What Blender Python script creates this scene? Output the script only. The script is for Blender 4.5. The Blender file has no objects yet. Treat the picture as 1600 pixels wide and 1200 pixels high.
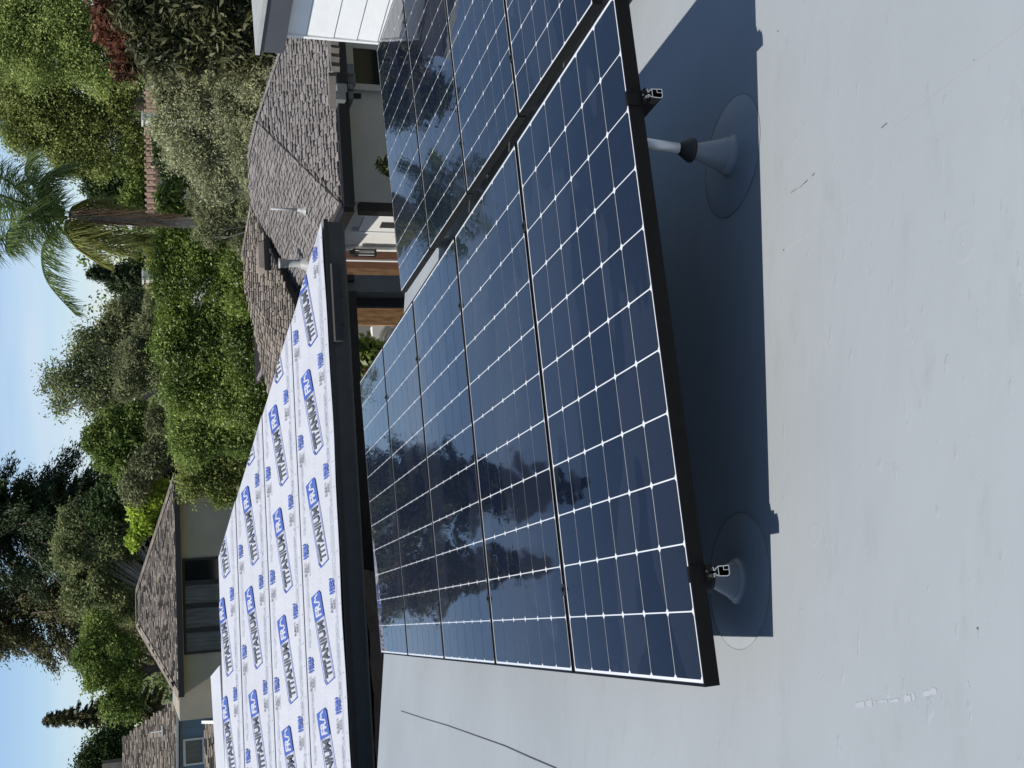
import bpy, math, random
import numpy as np
from mathutils import Vector, Matrix
R_ = math.radians
S = bpy.context.scene
COL = S.collection
random.seed(7)
RNG = np.random.default_rng(11)

# ------------------------------------------------------------------ camera
F = 1747.0                                   # focal length in pixels of the 1600 px photograph
C = np.array([0.2193, -2.6256, 4.7613])
RC = np.array([[-0.083243, -0.977064, 0.195999], [-0.313985, 0.21238, 0.925369], [-0.945772, 0.01549, -0.324463]])
# RC columns: image right, image down, forward (world)
cam_d = bpy.data.cameras.new('camera'); cam = bpy.data.objects.new('camera', cam_d); COL.objects.link(cam)
cam_d.sensor_fit = 'HORIZONTAL'; cam_d.sensor_width = 36.0; cam_d.lens = F/1600*36.0
cam_d.clip_start = .05; cam_d.clip_end = 3000
m = Matrix.Identity(4)
for i in range(3):
    m[i][0] = RC[i,0]; m[i][1] = -RC[i,1]; m[i][2] = -RC[i,2]; m[i][3] = C[i]
cam.matrix_world = m
S.camera = cam

# ------------------------------------------------------------------ light
SUN_AZ, SUN_EL = R_(-100.6), R_(59.9)        # azimuth measured from +Y towards +X
W = bpy.data.worlds.new('World'); S.world = W; W.use_nodes = True
wt = W.node_tree; wt.nodes.clear()
sky = wt.nodes.new('ShaderNodeTexSky'); sky.sky_type = 'NISHITA'; sky.sun_disc = False
sky.sun_elevation = SUN_EL; sky.sun_rotation = SUN_AZ; sky.altitude = 50; sky.air_density = 1.0; sky.dust_density = 0.15; sky.ozone_density = 2.0
bg = wt.nodes.new('ShaderNodeBackground'); bg.inputs['Strength'].default_value = .09
wo = wt.nodes.new('ShaderNodeOutputWorld')
# thin streaks of high cloud
tc = wt.nodes.new('ShaderNodeTexCoord'); mp = wt.nodes.new('ShaderNodeMapping'); mp.inputs['Scale'].default_value = (1.6, 1.6, 14)
mp.inputs['Rotation'].default_value = (.1, .2, .5)
nz = wt.nodes.new('ShaderNodeTexNoise'); nz.inputs['Scale'].default_value = 1.3; nz.inputs['Detail'].default_value = 5; nz.inputs['Roughness'].default_value = .5
rp = wt.nodes.new('ShaderNodeValToRGB'); rp.color_ramp.elements[0].position = .44; rp.color_ramp.elements[0].color = (0,0,0,1)
rp.color_ramp.elements[1].position = .72; rp.color_ramp.elements[1].color = (.85,.85,.85,1)
mx = wt.nodes.new('ShaderNodeMixRGB'); mx.inputs['Color2'].default_value = (7.6, 8.7, 9.9, 1)
L = wt.links.new
L(tc.outputs['Generated'], mp.inputs['Vector']); L(mp.outputs[0], nz.inputs['Vector']); L(nz.outputs['Fac'], rp.inputs[0])
# the low sky is a clear pale blue in the photograph
sx = wt.nodes.new('ShaderNodeSeparateXYZ'); L(tc.outputs['Generated'], sx.inputs[0]); mr = wt.nodes.new('ShaderNodeMapRange')
mr.inputs[1].default_value = 0.0; mr.inputs[2].default_value = .38; mr.inputs[3].default_value = 1; mr.inputs[4].default_value = 0; L(sx.outputs['Z'], mr.inputs[0])
tn = wt.nodes.new('ShaderNodeMixRGB'); tn.blend_type = 'MULTIPLY'; tn.inputs['Color2'].default_value = (1.12, 1.28, 1.64, 1); L(mr.outputs[0], tn.inputs['Fac']); L(sky.outputs[0], tn.inputs['Color1'])
cm = wt.nodes.new('ShaderNodeMath'); cm.operation = 'MULTIPLY'; m2 = wt.nodes.new('ShaderNodeMapRange'); m2.inputs[1].default_value = .05; m2.inputs[2].default_value = .28; m2.inputs[3].default_value = 1; m2.inputs[4].default_value = .05
L(sx.outputs['Z'], m2.inputs[0]); L(rp.outputs[0], cm.inputs[0]); L(m2.outputs[0], cm.inputs[1])
L(cm.outputs[0], mx.inputs['Fac']); L(tn.outputs[0], mx.inputs['Color1']); L(mx.outputs[0], bg.inputs[0]); L(bg.outputs[0], wo.inputs[0])
sd = bpy.data.lights.new('sun', 'SUN'); sd.energy = 5.0; sd.angle = R_(.55); sd.color = (1, .95, .88)
sun = bpy.data.objects.new('sun', sd); COL.objects.link(sun)
SDIR = Vector((math.cos(SUN_EL)*math.sin(SUN_AZ), math.cos(SUN_EL)*math.cos(SUN_AZ), math.sin(SUN_EL)))
sun.rotation_euler = SDIR.to_track_quat('Z', 'Y').to_euler(); sun.location = (-10, -2, 20)
S.view_settings.view_transform = 'Standard'; S.view_settings.look = 'None'; S.view_settings.gamma = 1; S.view_settings.exposure = 0
S.view_settings.use_curve_mapping = False

# ------------------------------------------------------------------ points from the photograph's pixels
def ray(x, y):
    d = RC @ np.array([(x-800)/F, (y-600)/F, 1.0]); return d/np.linalg.norm(d)
def at_y(x, y, Y): d = ray(x, y); return C + d*(Y-C[1])/d[1]
def at_z(x, y, Z): d = ray(x, y); return C + d*(Z-C[2])/d[2]
def at_d(x, y, D): d = ray(x, y); return C + d*D/math.hypot(d[0], d[1])
def at_pl(x, y, P0, n): d = ray(x, y); return C + d*np.dot(np.asarray(P0)-C, n)/np.dot(d, n)

# ------------------------------------------------------------------ mesh helpers
class MB:
    def __init__(s): s.v = []; s.f = []; s.m = []
    def poly(s, pts, mi=0):
        b = len(s.v); s.v += [tuple(p) for p in pts]; s.f.append(tuple(range(b, b+len(pts)))); s.m.append(mi)
    def hexa(s, p, mi=0):                    # p: 8 points, bottom 4 then top 4, same turning
        b = len(s.v); s.v += [tuple(q) for q in p]
        for f in ((3,2,1,0),(4,5,6,7),(0,1,5,4),(1,2,6,5),(2,3,7,6),(3,0,4,7)):
            s.f.append(tuple(b+i for i in f)); s.m.append(mi)
    def box(s, x0, y0, z0, x1, y1, z1, mi=0):
        s.hexa([(x0,y0,z0),(x1,y0,z0),(x1,y1,z0),(x0,y1,z0),(x0,y0,z1),(x1,y0,z1),(x1,y1,z1),(x0,y1,z1)], mi)
    def bar(s, a, b, w, h, up=(0,0,1), mi=0):  # beam from a to b, w wide, h high, centred
        a = Vector(a); b = Vector(b); d = (b-a).normalized(); u = Vector(up); r = d.cross(u).normalized(); u = r.cross(d).normalized()
        q = []
        for p in (a, b):
            q.append([p + r*sx*w/2 + u*sz*h/2 for sx, sz in ((-1,-1),(1,-1),(1,1),(-1,1))])
        s.hexa([q[0][0],q[0][1],q[1][1],q[1][0],q[0][3],q[0][2],q[1][2],q[1][3]], mi)
    def prism(s, pts, vec, mi=0):            # polygon pts pushed along vec
        n = len(pts); b = len(s.v); vec = np.asarray(vec)
        s.v += [tuple(np.asarray(p)) for p in pts] + [tuple(np.asarray(p)+vec) for p in pts]
        s.f.append(tuple(b+i for i in range(n))); s.m.append(mi)
        s.f.append(tuple(b+n+i for i in reversed(range(n)))); s.m.append(mi)
        for i in range(n):
            j = (i+1) % n; s.f.append((b+j, b+i, b+n+i, b+n+j)); s.m.append(mi)
    def tube(s, pts, rad, k=8, mi=0, cap=True):
        pts = [Vector(p) for p in pts]; n = len(pts)
        if not hasattr(rad, '__len__'): rad = [rad]*n
        base = len(s.v); ref = Vector((0.3, 0.9, .1)).normalized()
        for i, p in enumerate(pts):
            d = (pts[min(i+1,n-1)]-pts[max(i-1,0)]).normalized()
            if abs(d.dot(ref)) > .97: ref = Vector((1, 0, .2)).normalized()
            a = d.cross(ref).normalized(); b = d.cross(a).normalized()
            for j in range(k):
                t = 2*math.pi*j/k; s.v.append(tuple(p + (a*math.cos(t)+b*math.sin(t))*rad[i]))
        for i in range(n-1):
            for j in range(k):
                j2 = (j+1) % k; s.f.append((base+i*k+j, base+i*k+j2, base+(i+1)*k+j2, base+(i+1)*k+j)); s.m.append(mi)
        if cap:
            s.f.append(tuple(base+j for j in reversed(range(k)))); s.m.append(mi)
            s.f.append(tuple(base+(n-1)*k+j for j in range(k))); s.m.append(mi)
    def lathe(s, o, axis, prof, k=24, mi=0):   # prof: (distance along axis, radius)
        o = Vector(o); ax = Vector(axis).normalized(); a = ax.orthogonal().normalized(); b = ax.cross(a)
        base = len(s.v)
        for h, r in prof:
            for j in range(k):
                t = 2*math.pi*j/k; s.v.append(tuple(o + ax*h + (a*math.cos(t)+b*math.sin(t))*max(r, 1e-4)))
        for i in range(len(prof)-1):
            for j in range(k):
                j2 = (j+1) % k; s.f.append((base+i*k+j, base+i*k+j2, base+(i+1)*k+j2, base+(i+1)*k+j)); s.m.append(mi)
    def mesh(s, name, mats, smooth=False):
        me = bpy.data.meshes.new(name); me.from_pydata(s.v, [], s.f)
        for q in (mats if isinstance(mats, (list, tuple)) else [mats]): me.materials.append(q)
        me.polygons.foreach_set('material_index', s.m)
        if smooth: me.polygons.foreach_set('use_smooth', [True]*len(s.f))
        me.update(); return me
    def build(s, name, mats, parent=None, smooth=False):
        return link(name, s.mesh(name, mats, smooth), parent)
def link(name, data, parent=None):
    o = bpy.data.objects.new(name, data); COL.objects.link(o)
    if parent is not None: o.parent = parent
    return o
def tag(o, label=None, cat=None, group=None, kind=None):
    if label: o['label'] = label
    if cat: o['category'] = cat
    if group: o['group'] = group
    if kind: o['kind'] = kind
    return o
def empty(name, loc=(0,0,0), label=None, cat=None, group=None):
    o = bpy.data.objects.new(name, None); COL.objects.link(o); o.location = tuple(loc); o.empty_display_size = .1
    return tag(o, label, cat, group)
def add(mb, name, mats, root, smooth=False, **k):
    """a part whose points are given in world coordinates, under a root Empty that is only moved"""
    o = mb.build(name, mats, root, smooth); o.location = tuple(-Vector(root.location)); return tag(o, **k) if k else o
def quads(name, V, mat, n=4):
    """V: (N*4, 3) array of quads"""
    N = len(V)//n; me = bpy.data.meshes.new(name)
    me.vertices.add(len(V)); me.vertices.foreach_set('co', np.asarray(V, dtype=np.float32).ravel())
    me.loops.add(N*n); me.loops.foreach_set('vertex_index', np.arange(N*n, dtype=np.int32))
    me.polygons.add(N); me.polygons.foreach_set('loop_start', np.arange(0, N*n, n, dtype=np.int32)); me.polygons.foreach_set('loop_total', np.full(N, n, dtype=np.int32))
    me.materials.append(mat); me.update(calc_edges=True); return me

# ------------------------------------------------------------------ materials
def mat(name, col, rough=.6, var=.0, vscale=8, bump=0, bscale=60, metal=0, spec=.5, island=0, stretch=None, coat=0, gen=False, col2=None, detail=4):
    mt = bpy.data.materials.new(name); mt.use_nodes = True; t = mt.node_tree; b = t.nodes['Principled BSDF']
    b.inputs['Roughness'].default_value = rough; b.inputs['Metallic'].default_value = metal; b.inputs['Specular IOR Level'].default_value = spec
    b.inputs['Base Color'].default_value = (*col, 1)
    if coat: b.inputs['Coat Weight'].default_value = coat; b.inputs['Coat Roughness'].default_value = .03
    l = t.links.new
    tcn = t.nodes.new('ShaderNodeTexCoord'); src = tcn.outputs['Object']
    if stretch:
        mpn = t.nodes.new('ShaderNodeMapping'); mpn.inputs['Scale'].default_value = stretch; l(src, mpn.inputs[0]); src = mpn.outputs[0]
    cur = None
    if var:
        n = t.nodes.new('ShaderNodeTexNoise'); n.inputs['Scale'].default_value = vscale; n.inputs['Detail'].default_value = detail; l(src, n.inputs['Vector'])
        r = t.nodes.new('ShaderNodeMapRange'); r.inputs[1].default_value = .3; r.inputs[2].default_value = .7; l(n.outputs['Fac'], r.inputs[0])
        x = t.nodes.new('ShaderNodeMixRGB'); l(r.outputs[0], x.inputs[0])
        c2 = col2 if col2 else tuple(min(1, c*(1+var)) for c in col); c1 = col if col2 else tuple(c*(1-var) for c in col)
        x.inputs[1].default_value = (*c1, 1); x.inputs[2].default_value = (*c2, 1); cur = x.outputs[0]; l(cur, b.inputs['Base Color'])
    if island:
        g = t.nodes.new('ShaderNodeNewGeometry'); r = t.nodes.new('ShaderNodeMapRange'); r.inputs[3].default_value = 1-island; r.inputs[4].default_value = 1+island
        l(g.outputs['Random Per Island'], r.inputs[0]); h = t.nodes.new('ShaderNodeHueSaturation'); l(r.outputs[0], h.inputs['Value'])
        if cur: l(cur, h.inputs['Color'])
        else: h.inputs['Color'].default_value = (*col, 1)
        l(h.outputs[0], b.inputs['Base Color'])
    if bump:
        n2 = t.nodes.new('ShaderNodeTexNoise'); n2.inputs['Scale'].default_value = bscale; n2.inputs['Detail'].default_value = 6; l(src, n2.inputs['Vector'])
        bp = t.nodes.new('ShaderNodeBump'); bp.inputs['Strength'].default_value = 1; bp.inputs['Distance'].default_value = bump; l(n2.outputs['Fac'], bp.inputs['Height']); l(bp.outputs[0], b.inputs['Normal'])
    return mt
def leafmat(name, c1, c2, trans=.35, vs=1.0, isl=.22, gloss=.2):
    mt = bpy.data.materials.new(name); mt.use_nodes = True; t = mt.node_tree; l = t.links.new; b = t.nodes['Principled BSDF']; out = t.nodes['Material Output']
    tcn = t.nodes.new('ShaderNodeTexCoord'); n = t.nodes.new('ShaderNodeTexNoise'); n.inputs['Scale'].default_value = vs; n.inputs['Detail'].default_value = 3; l(tcn.outputs['Object'], n.inputs['Vector'])
    g = t.nodes.new('ShaderNodeNewGeometry'); a = t.nodes.new('ShaderNodeMath'); a.operation = 'MULTIPLY_ADD'; a.inputs[1].default_value = .5
    r = t.nodes.new('ShaderNodeMapRange'); r.inputs[1].default_value = .35; r.inputs[2].default_value = .65; r.inputs[3].default_value = -.1; r.inputs[4].default_value = .7; l(n.outputs['Fac'], r.inputs[0])
    l(g.outputs['Random Per Island'], a.inputs[0]); l(r.outputs[0], a.inputs[2])
    x = t.nodes.new('ShaderNodeMixRGB'); x.use_clamp = True; l(a.outputs[0], x.inputs[0]); x.inputs[1].default_value = (*c1,1); x.inputs[2].default_value = (*c2,1)
    h = t.nodes.new('ShaderNodeHueSaturation'); r2 = t.nodes.new('ShaderNodeMapRange'); r2.inputs[3].default_value = 1-isl; r2.inputs[4].default_value = 1+isl
    m3 = t.nodes.new('ShaderNodeMath'); m3.operation = 'MULTIPLY'; m3.inputs[1].default_value = 7.31; m4 = t.nodes.new('ShaderNodeMath'); m4.operation = 'FRACT'
    l(g.outputs['Random Per Island'], m3.inputs[0]); l(m3.outputs[0], m4.inputs[0]); l(m4.outputs[0], r2.inputs[0]); l(r2.outputs[0], h.inputs['Value']); l(x.outputs[0], h.inputs['Color'])
    l(h.outputs[0], b.inputs['Base Color']); b.inputs['Roughness'].default_value = .5; b.inputs['Specular IOR Level'].default_value = gloss
    tr = t.nodes.new('ShaderNodeBsdfTranslucent'); l(h.outputs[0], tr.inputs[0]); ms = t.nodes.new('ShaderNodeMixShader'); ms.inputs[0].default_value = trans
    l(b.outputs[0], ms.inputs[1]); l(tr.outputs[0], ms.inputs[2]); l(ms.outputs[0], out.inputs[0]); return mt

M = {}
def membrane_mat():
    mt = mat('roof_membrane', (.338,.366,.384), .5, .06, 1.1, 0); t = mt.node_tree; l = t.links.new; b = t.nodes['Principled BSDF']
    tcn = t.nodes.new('ShaderNodeTexCoord'); mpn = t.nodes.new('ShaderNodeMapping'); mpn.inputs['Scale'].default_value = (.6, 1.6, 1); mpn.inputs['Rotation'].default_value = (0,0,.5)
    l(tcn.outputs['Object'], mpn.inputs[0])
    n1 = t.nodes.new('ShaderNodeTexNoise'); n1.inputs['Scale'].default_value = 2.2; n1.inputs['Detail'].default_value = 3; l(mpn.outputs[0], n1.inputs['Vector'])
    n2 = t.nodes.new('ShaderNodeTexNoise'); n2.inputs['Scale'].default_value = 23; n2.inputs['Detail'].default_value = 3; l(mpn.outputs[0], n2.inputs['Vector'])
    v = t.nodes.new('ShaderNodeMapRange'); v.inputs[1].default_value = .66; v.inputs[2].default_value = .74; l(n2.outputs['Fac'], v.inputs[0])
    n3 = t.nodes.new('ShaderNodeTexNoise'); n3.inputs['Scale'].default_value = 400; l(tcn.outputs['Object'], n3.inputs['Vector'])
    b1 = t.nodes.new('ShaderNodeBump'); b1.inputs['Distance'].default_value = .02; b1.inputs['Strength'].default_value = .55; l(n1.outputs['Fac'], b1.inputs['Height'])
    b2 = t.nodes.new('ShaderNodeBump'); b2.inputs['Distance'].default_value = .0022; b2.inputs['Strength'].default_value = .5; l(v.outputs[0], b2.inputs['Height']); l(b1.outputs[0], b2.inputs['Normal'])
    b3 = t.nodes.new('ShaderNodeBump'); b3.inputs['Distance'].default_value = .0006; b3.inputs['Strength'].default_value = .4; l(n3.outputs['Fac'], b3.inputs['Height']); l(b2.outputs[0], b3.inputs['Normal'])
    l(b3.outputs[0], b.inputs['Normal'])
    # faint dirt that has settled in patches
    n4 = t.nodes.new('ShaderNodeTexNoise'); n4.inputs['Scale'].default_value = 5; n4.inputs['Detail'].default_value = 8; n4.inputs['Roughness'].default_value = .7; l(mpn.outputs[0], n4.inputs['Vector'])
    r4 = t.nodes.new('ShaderNodeMapRange'); r4.inputs[1].default_value = .56; r4.inputs[2].default_value = .75; r4.inputs[4].default_value = .55; l(n4.outputs['Fac'], r4.inputs[0])
    x = t.nodes.new('ShaderNodeMixRGB'); old = b.inputs['Base Color'].links[0].from_socket; l(r4.outputs[0], x.inputs[0]); l(old, x.inputs[1]); x.inputs[2].default_value = (.285,.308,.308,1); l(x.outputs[0], b.inputs['Base Color'])
    return mt
M['membrane'] = membrane_mat()
M['patch'] = mat('membrane_patch', (.325,.352,.372), .5, .04, 6, .002, 14)
M['bead'] = mat('sealant_bead', (.17,.18,.185), .6, .3, 25)
M['boot'] = mat('membrane_boot', (.22,.235,.255), .4, .03, 9)
M['crease'] = mat('seam_line', (.12,.125,.13), .7)
M['tape'] = mat('chalk_smear', (.385,.415,.44), .7, .05, 20)
def cell_mat():
    mt = mat('silicon_cell', (.0010,.0026,.0125), .35); t = mt.node_tree; l = t.links.new; b = t.nodes['Principled BSDF']
    oi = t.nodes.new('ShaderNodeObjectInfo'); r = t.nodes.new('ShaderNodeMapRange'); r.inputs[3].default_value = .85; r.inputs[4].default_value = 1.15; l(oi.outputs['Random'], r.inputs[0])
    h = t.nodes.new('ShaderNodeHueSaturation'); h.inputs['Color'].default_value = (.0010,.0026,.0125,1); l(r.outputs[0], h.inputs['Value']); l(h.outputs[0], b.inputs['Base Color'])
    b.inputs['Coat Weight'].default_value = 1; b.inputs['Coat IOR'].default_value = 1.39
    b.inputs['Specular IOR Level'].default_value = .05
    # dried water marks and dust film in the glass coat: a slightly milky film with a sharp edge
    tcn = t.nodes.new('ShaderNodeNewGeometry'); mpn = t.nodes.new('ShaderNodeMapping'); mpn.inputs['Scale'].default_value = (.55, 1.3, 1); l(tcn.outputs['Position'], mpn.inputs[0])
    n = t.nodes.new('ShaderNodeTexNoise'); n.inputs['Scale'].default_value = 1.15; n.inputs['Detail'].default_value = 2.5; n.inputs['Distortion'].default_value = .9; l(mpn.outputs[0], n.inputs['Vector'])
    e = t.nodes.new('ShaderNodeMapRange'); e.inputs[1].default_value = .53; e.inputs[2].default_value = .54; l(n.outputs['Fac'], e.inputs[0])
    cr = t.nodes.new('ShaderNodeMapRange'); cr.inputs[3].default_value = .012; cr.inputs[4].default_value = .03; l(e.outputs[0], cr.inputs[0]); l(cr.outputs[0], b.inputs['Coat Roughness'])
    x = t.nodes.new('ShaderNodeMixRGB'); x.blend_type = 'ADD'; l(e.outputs[0], x.inputs[0]); l(h.outputs[0], x.inputs[1]); x.inputs[2].default_value = (.0075,.0085,.0105,1); l(x.outputs[0], b.inputs['Base Color'])
    nw = t.nodes.new('ShaderNodeTexNoise'); nw.inputs['Scale'].default_value = 2; mq = t.nodes.new('ShaderNodeMapping'); mq.inputs['Scale'].default_value = (3.4, .7, 1); l(tcn.outputs['Position'], mq.inputs[0]); l(mq.outputs[0], nw.inputs['Vector'])
    bp = t.nodes.new('ShaderNodeBump'); bp.inputs['Distance'].default_value = .0016; bp.inputs['Strength'].default_value = 1; l(nw.outputs['Fac'], bp.inputs['Height']); l(bp.outputs[0], b.inputs['Coat Normal'])
    return mt
M['cell'] = cell_mat()
M['backsheet'] = mat('white_backsheet', (.78,.80,.82), .4, coat=1)
M['frame'] = mat('black_frame', (.005,.005,.005), .5, .2, 30, spec=.15)
M['railblack'] = mat('black_rail', (.006,.006,.006), .5)
M['alu'] = mat('bare_aluminium', (.75,.76,.78), .3, metal=1)
M['steel'] = mat('galvanised_steel', (.66,.67,.68), .38, .10, 20, metal=.35)
M['rubber'] = mat('black_rubber', (.01,.01,.011), .6)
M['underlay'] = mat('white_underlayment', (.515,.53,.575), .55, .03, 3, .012, 5)
M['underlay2'] = mat('white_underlayment_lap', (.53,.545,.59), .55, .03, 3, .010, 6)
M['blue'] = mat('print_blue', (.065,.12,.42), .6, .05, 40)
M['greyink'] = mat('print_grey', (.085,.095,.115), .6, .08, 50)
M['paleink'] = mat('print_fine', (.27,.30,.40), .6)
M['charcoal'] = mat('charcoal_fascia', (.058,.054,.046), .55, .15, 5, .002, 30)
M['oldwood'] = mat('weathered_wood', (.12,.11,.095), .9, .2, 9)
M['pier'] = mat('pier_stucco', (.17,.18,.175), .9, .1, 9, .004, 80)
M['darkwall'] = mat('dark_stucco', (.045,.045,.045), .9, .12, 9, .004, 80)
M['midwall'] = mat('grey_stucco', (.46,.475,.445), .9, .06, 5, .003, 90)
M['palewall'] = mat('pale_wall', (.72,.71,.67), .8, .03, 6)
M['whitewall'] = mat('white_siding', (.74,.75,.74), .6, .03, 8, .002, 30)
M['tan'] = mat('tan_stucco', (.36,.325,.255), .9, .10, 1.2, .003, 60)
M['bluewall'] = mat('blue_siding', (.17,.25,.33), .7, .04, 5)
M['black'] = mat('black_metal', (.008,.008,.008), .5)
M['white'] = mat('white_paint', (.78,.78,.76), .5, .03, 9)
M['shA'] = mat('shingle_grey', (.205,.19,.18), .92, .12, 2.5, .003, 120, island=.16)
M['shB'] = mat('shingle_brown', (.215,.185,.155), .92, .14, 2.5, .003, 120, island=.26)
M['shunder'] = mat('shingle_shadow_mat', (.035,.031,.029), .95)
M['plywood'] = mat('plywood', (.33,.15,.055), .7, .4, 5, stretch=(5,5,1.3), col2=(.66,.40,.19), detail=2)
M['brownwood'] = mat('brown_door_wood', (.085,.035,.016), .5, .25, 6, stretch=(6,6,1))
M['glassdark'] = mat('dark_glass', (.01,.012,.012), .06, coat=.4)
M['curtain'] = mat('curtained_glass', (.10,.11,.115), .2, .35, 2.4, coat=.8, stretch=(6,6,.6))
M['terracotta'] = mat('terracotta', (.19,.13,.095), .9, .25, 3, island=.45)
M['bark'] = mat('bark', (.09,.07,.055), .95, .3, 5, .02, 20)
M['barkpale'] = mat('pale_bark', (.36,.33,.29), .9, .25, 5)
M['barkpalm'] = mat('palm_bark', (.36,.30,.23), .95, .3, 6, .02, 30, stretch=(1,1,4))
M['straw'] = mat('dry_palm_fibre', (.34,.21,.11), .9, .3, 6, island=.35)
M['concrete'] = mat('courtyard_concrete', (.42,.41,.38), .9, .06, 1.5)
M['earth'] = mat('earth', (.10,.10,.05), .95, .4, .5)
M['wrap'] = mat('black_wrap', (.0035,.0035,.004), .85, .3, 12, .012, 16, spec=.12)
M['wrapink'] = mat('wrap_print', (.008,.008,.009), .9, spec=.15)
M['vent'] = mat('galvanised_vent', (.36,.37,.36), .5, .1, 12)

# ------------------------------------------------------------------ ground
g = MB(); g.poly([(-900,-900,0),(900,-900,0),(900,900,0),(-900,900,0)]); tag(g.build('ground', M['earth']), kind='structure')
g = MB(); g.poly([(1,6.9,.006),(14,6.9,.006),(14,18,.006),(1,18,.006)]); tag(g.build('courtyard', M['concrete']), kind='structure')

# ------------------------------------------------------------------ near flat roof
RZ, RSX, RSY = 3.19, -.1232, -.0599
NR = np.array([-RSX, -RSY, 1.0]); NR /= np.linalg.norm(NR); R0 = np.array([0,0,RZ])
def rz(x, y): return RZ + RSX*x + RSY*y
def pr(x, y): return at_pl(x, y, R0, NR)
mb = MB(); X0, X1, Y0, Y1 = -7.0, 7.6, -5.5, 6.76; TH = .22
mb.hexa([(X0,Y0,rz(X0,Y0)-TH),(X1,Y0,rz(X1,Y0)-TH),(X1,Y1,rz(X1,Y1)-TH),(X0,Y1,rz(X0,Y1)-TH),(X0,Y0,rz(X0,Y0)),(X1,Y0,rz(X1,Y0)),(X1,Y1,rz(X1,Y1)),(X0,Y1,rz(X0,Y1))])
roof = mb.build('flat_roof', M['membrane']); tag(roof, kind='structure')
mb = MB(); mb.hexa([(X0+.3,Y0+.3,0),(X1-.3,Y0+.3,0),(X1-.3,Y1-.25,0),(X0+.3,Y1-.25,0)] + [(x,y,rz(x,y)-TH-.005) for x,y in ((X0+.3,Y0+.3),(X1-.3,Y0+.3),(X1-.3,Y1-.25),(X0+.3,Y1-.25))])
tag(mb.build('building_wall', M['pier']), kind='structure')
def strip(name, pts, w, m, lift=.004, thick=.0015):
    """a thin ribbon lying on the roof along pts (world)"""
    b = MB()
    for i in range(len(pts)-1):
        a, c = Vector(pts[i]), Vector(pts[i+1]); d = (c-a).normalized(); r = d.cross(Vector(NR)).normalized()*w/2; up = Vector(NR)
        b.hexa([a-r+up*.001, a+r+up*.001, c+r+up*.001, c-r+up*.001, a-r+up*lift, a+r+up*lift, c+r+up*lift, c-r+up*lift])
    return b.build(name, m, roof)
# crease line on the left, weld seams on the near part
strip('crease', [pr(627,1111), pr(660,1122), pr(700,1134), pr(745,1150), pr(790,1166), pr(830,1184), pr(870,1201)], .004, M['crease'])
strip('weld_seam', [pr(1205,325), pr(1300,262), pr(1400,195), pr(1500,112), pr(1620,20)], .010, M['membrane'], .0022)
strip('weld_seam', [pr(1195,405), pr(1300,340), pr(1400,262), pr(1520,185), pr(1620,120)], .010, M['membrane'], .0022)
for a, b_ in (((1270,275),(1273,271)),((1237,301),(1246,295)),((1250,294),(1262,282)),((1378,200),(1386,193)),((1522,95),(1525,93))):
    strip('weld_gap', [pr(*a), pr(*b_)], .0024, M['crease'], .0022)
def smear(x0, y0, x1, y1, w, seed):
    rr = random.Random(seed); A_, B_ = pr(x0, y0), pr(x1, y1); d = B_-A_; d = d/np.linalg.norm(d); q = np.cross(d, NR); b = MB(); n = 9; Ln = np.linalg.norm(B_-A_)
    E = [(Ln*i/n, w*rr.uniform(.25,.62), w*rr.uniform(.25,.62)) for i in range(n+1)]
    for i in range(n):
        if rr.random() < .15: continue
        (t0, l0, r0), (t1, l1, r1) = E[i], E[i+1]; up = NR*.0007
        b.poly([A_+d*t0+q*l0+up, A_+d*t1+q*l1+up, A_+d*t1-q*r1+up, A_+d*t0-q*r0+up])
    b.build('chalk_smear', M['tape'], roof)
for i, q_ in enumerate(((1337,1102,1363,1098,.014),(1411,1093,1430,1088,.016),(1437,1086,1464,1079,.012),(1365,1097,1405,1094,.006),(1513,1065,1514,1076,.005),(1424,540,1440,520,.004),(1258,360,1261,352,.004))): smear(*q_, i)
for x, y, r in ((1242,232,.022),(1505,378,.03),(1352,265,.035),(1272,835,.02)):
    b = MB(); b.lathe(pr(x, y), NR, [(.0, r*1.5),(.0008, r*1.12),(.0003, r*.95),(.0008, r*.7),(.0004, r*.45),(.0007,0)], 28); b.build('fastener_dimple', M['membrane'], roof, True)
for x, y in ((1216,49),(1225,391),(1528,982)):
    b = MB(); p = pr(x, y); b.lathe(p, NR, [(0,.0025),(.002,.002),(.0025,0)], 6); b.build('grit', M['crease'], roof)

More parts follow.
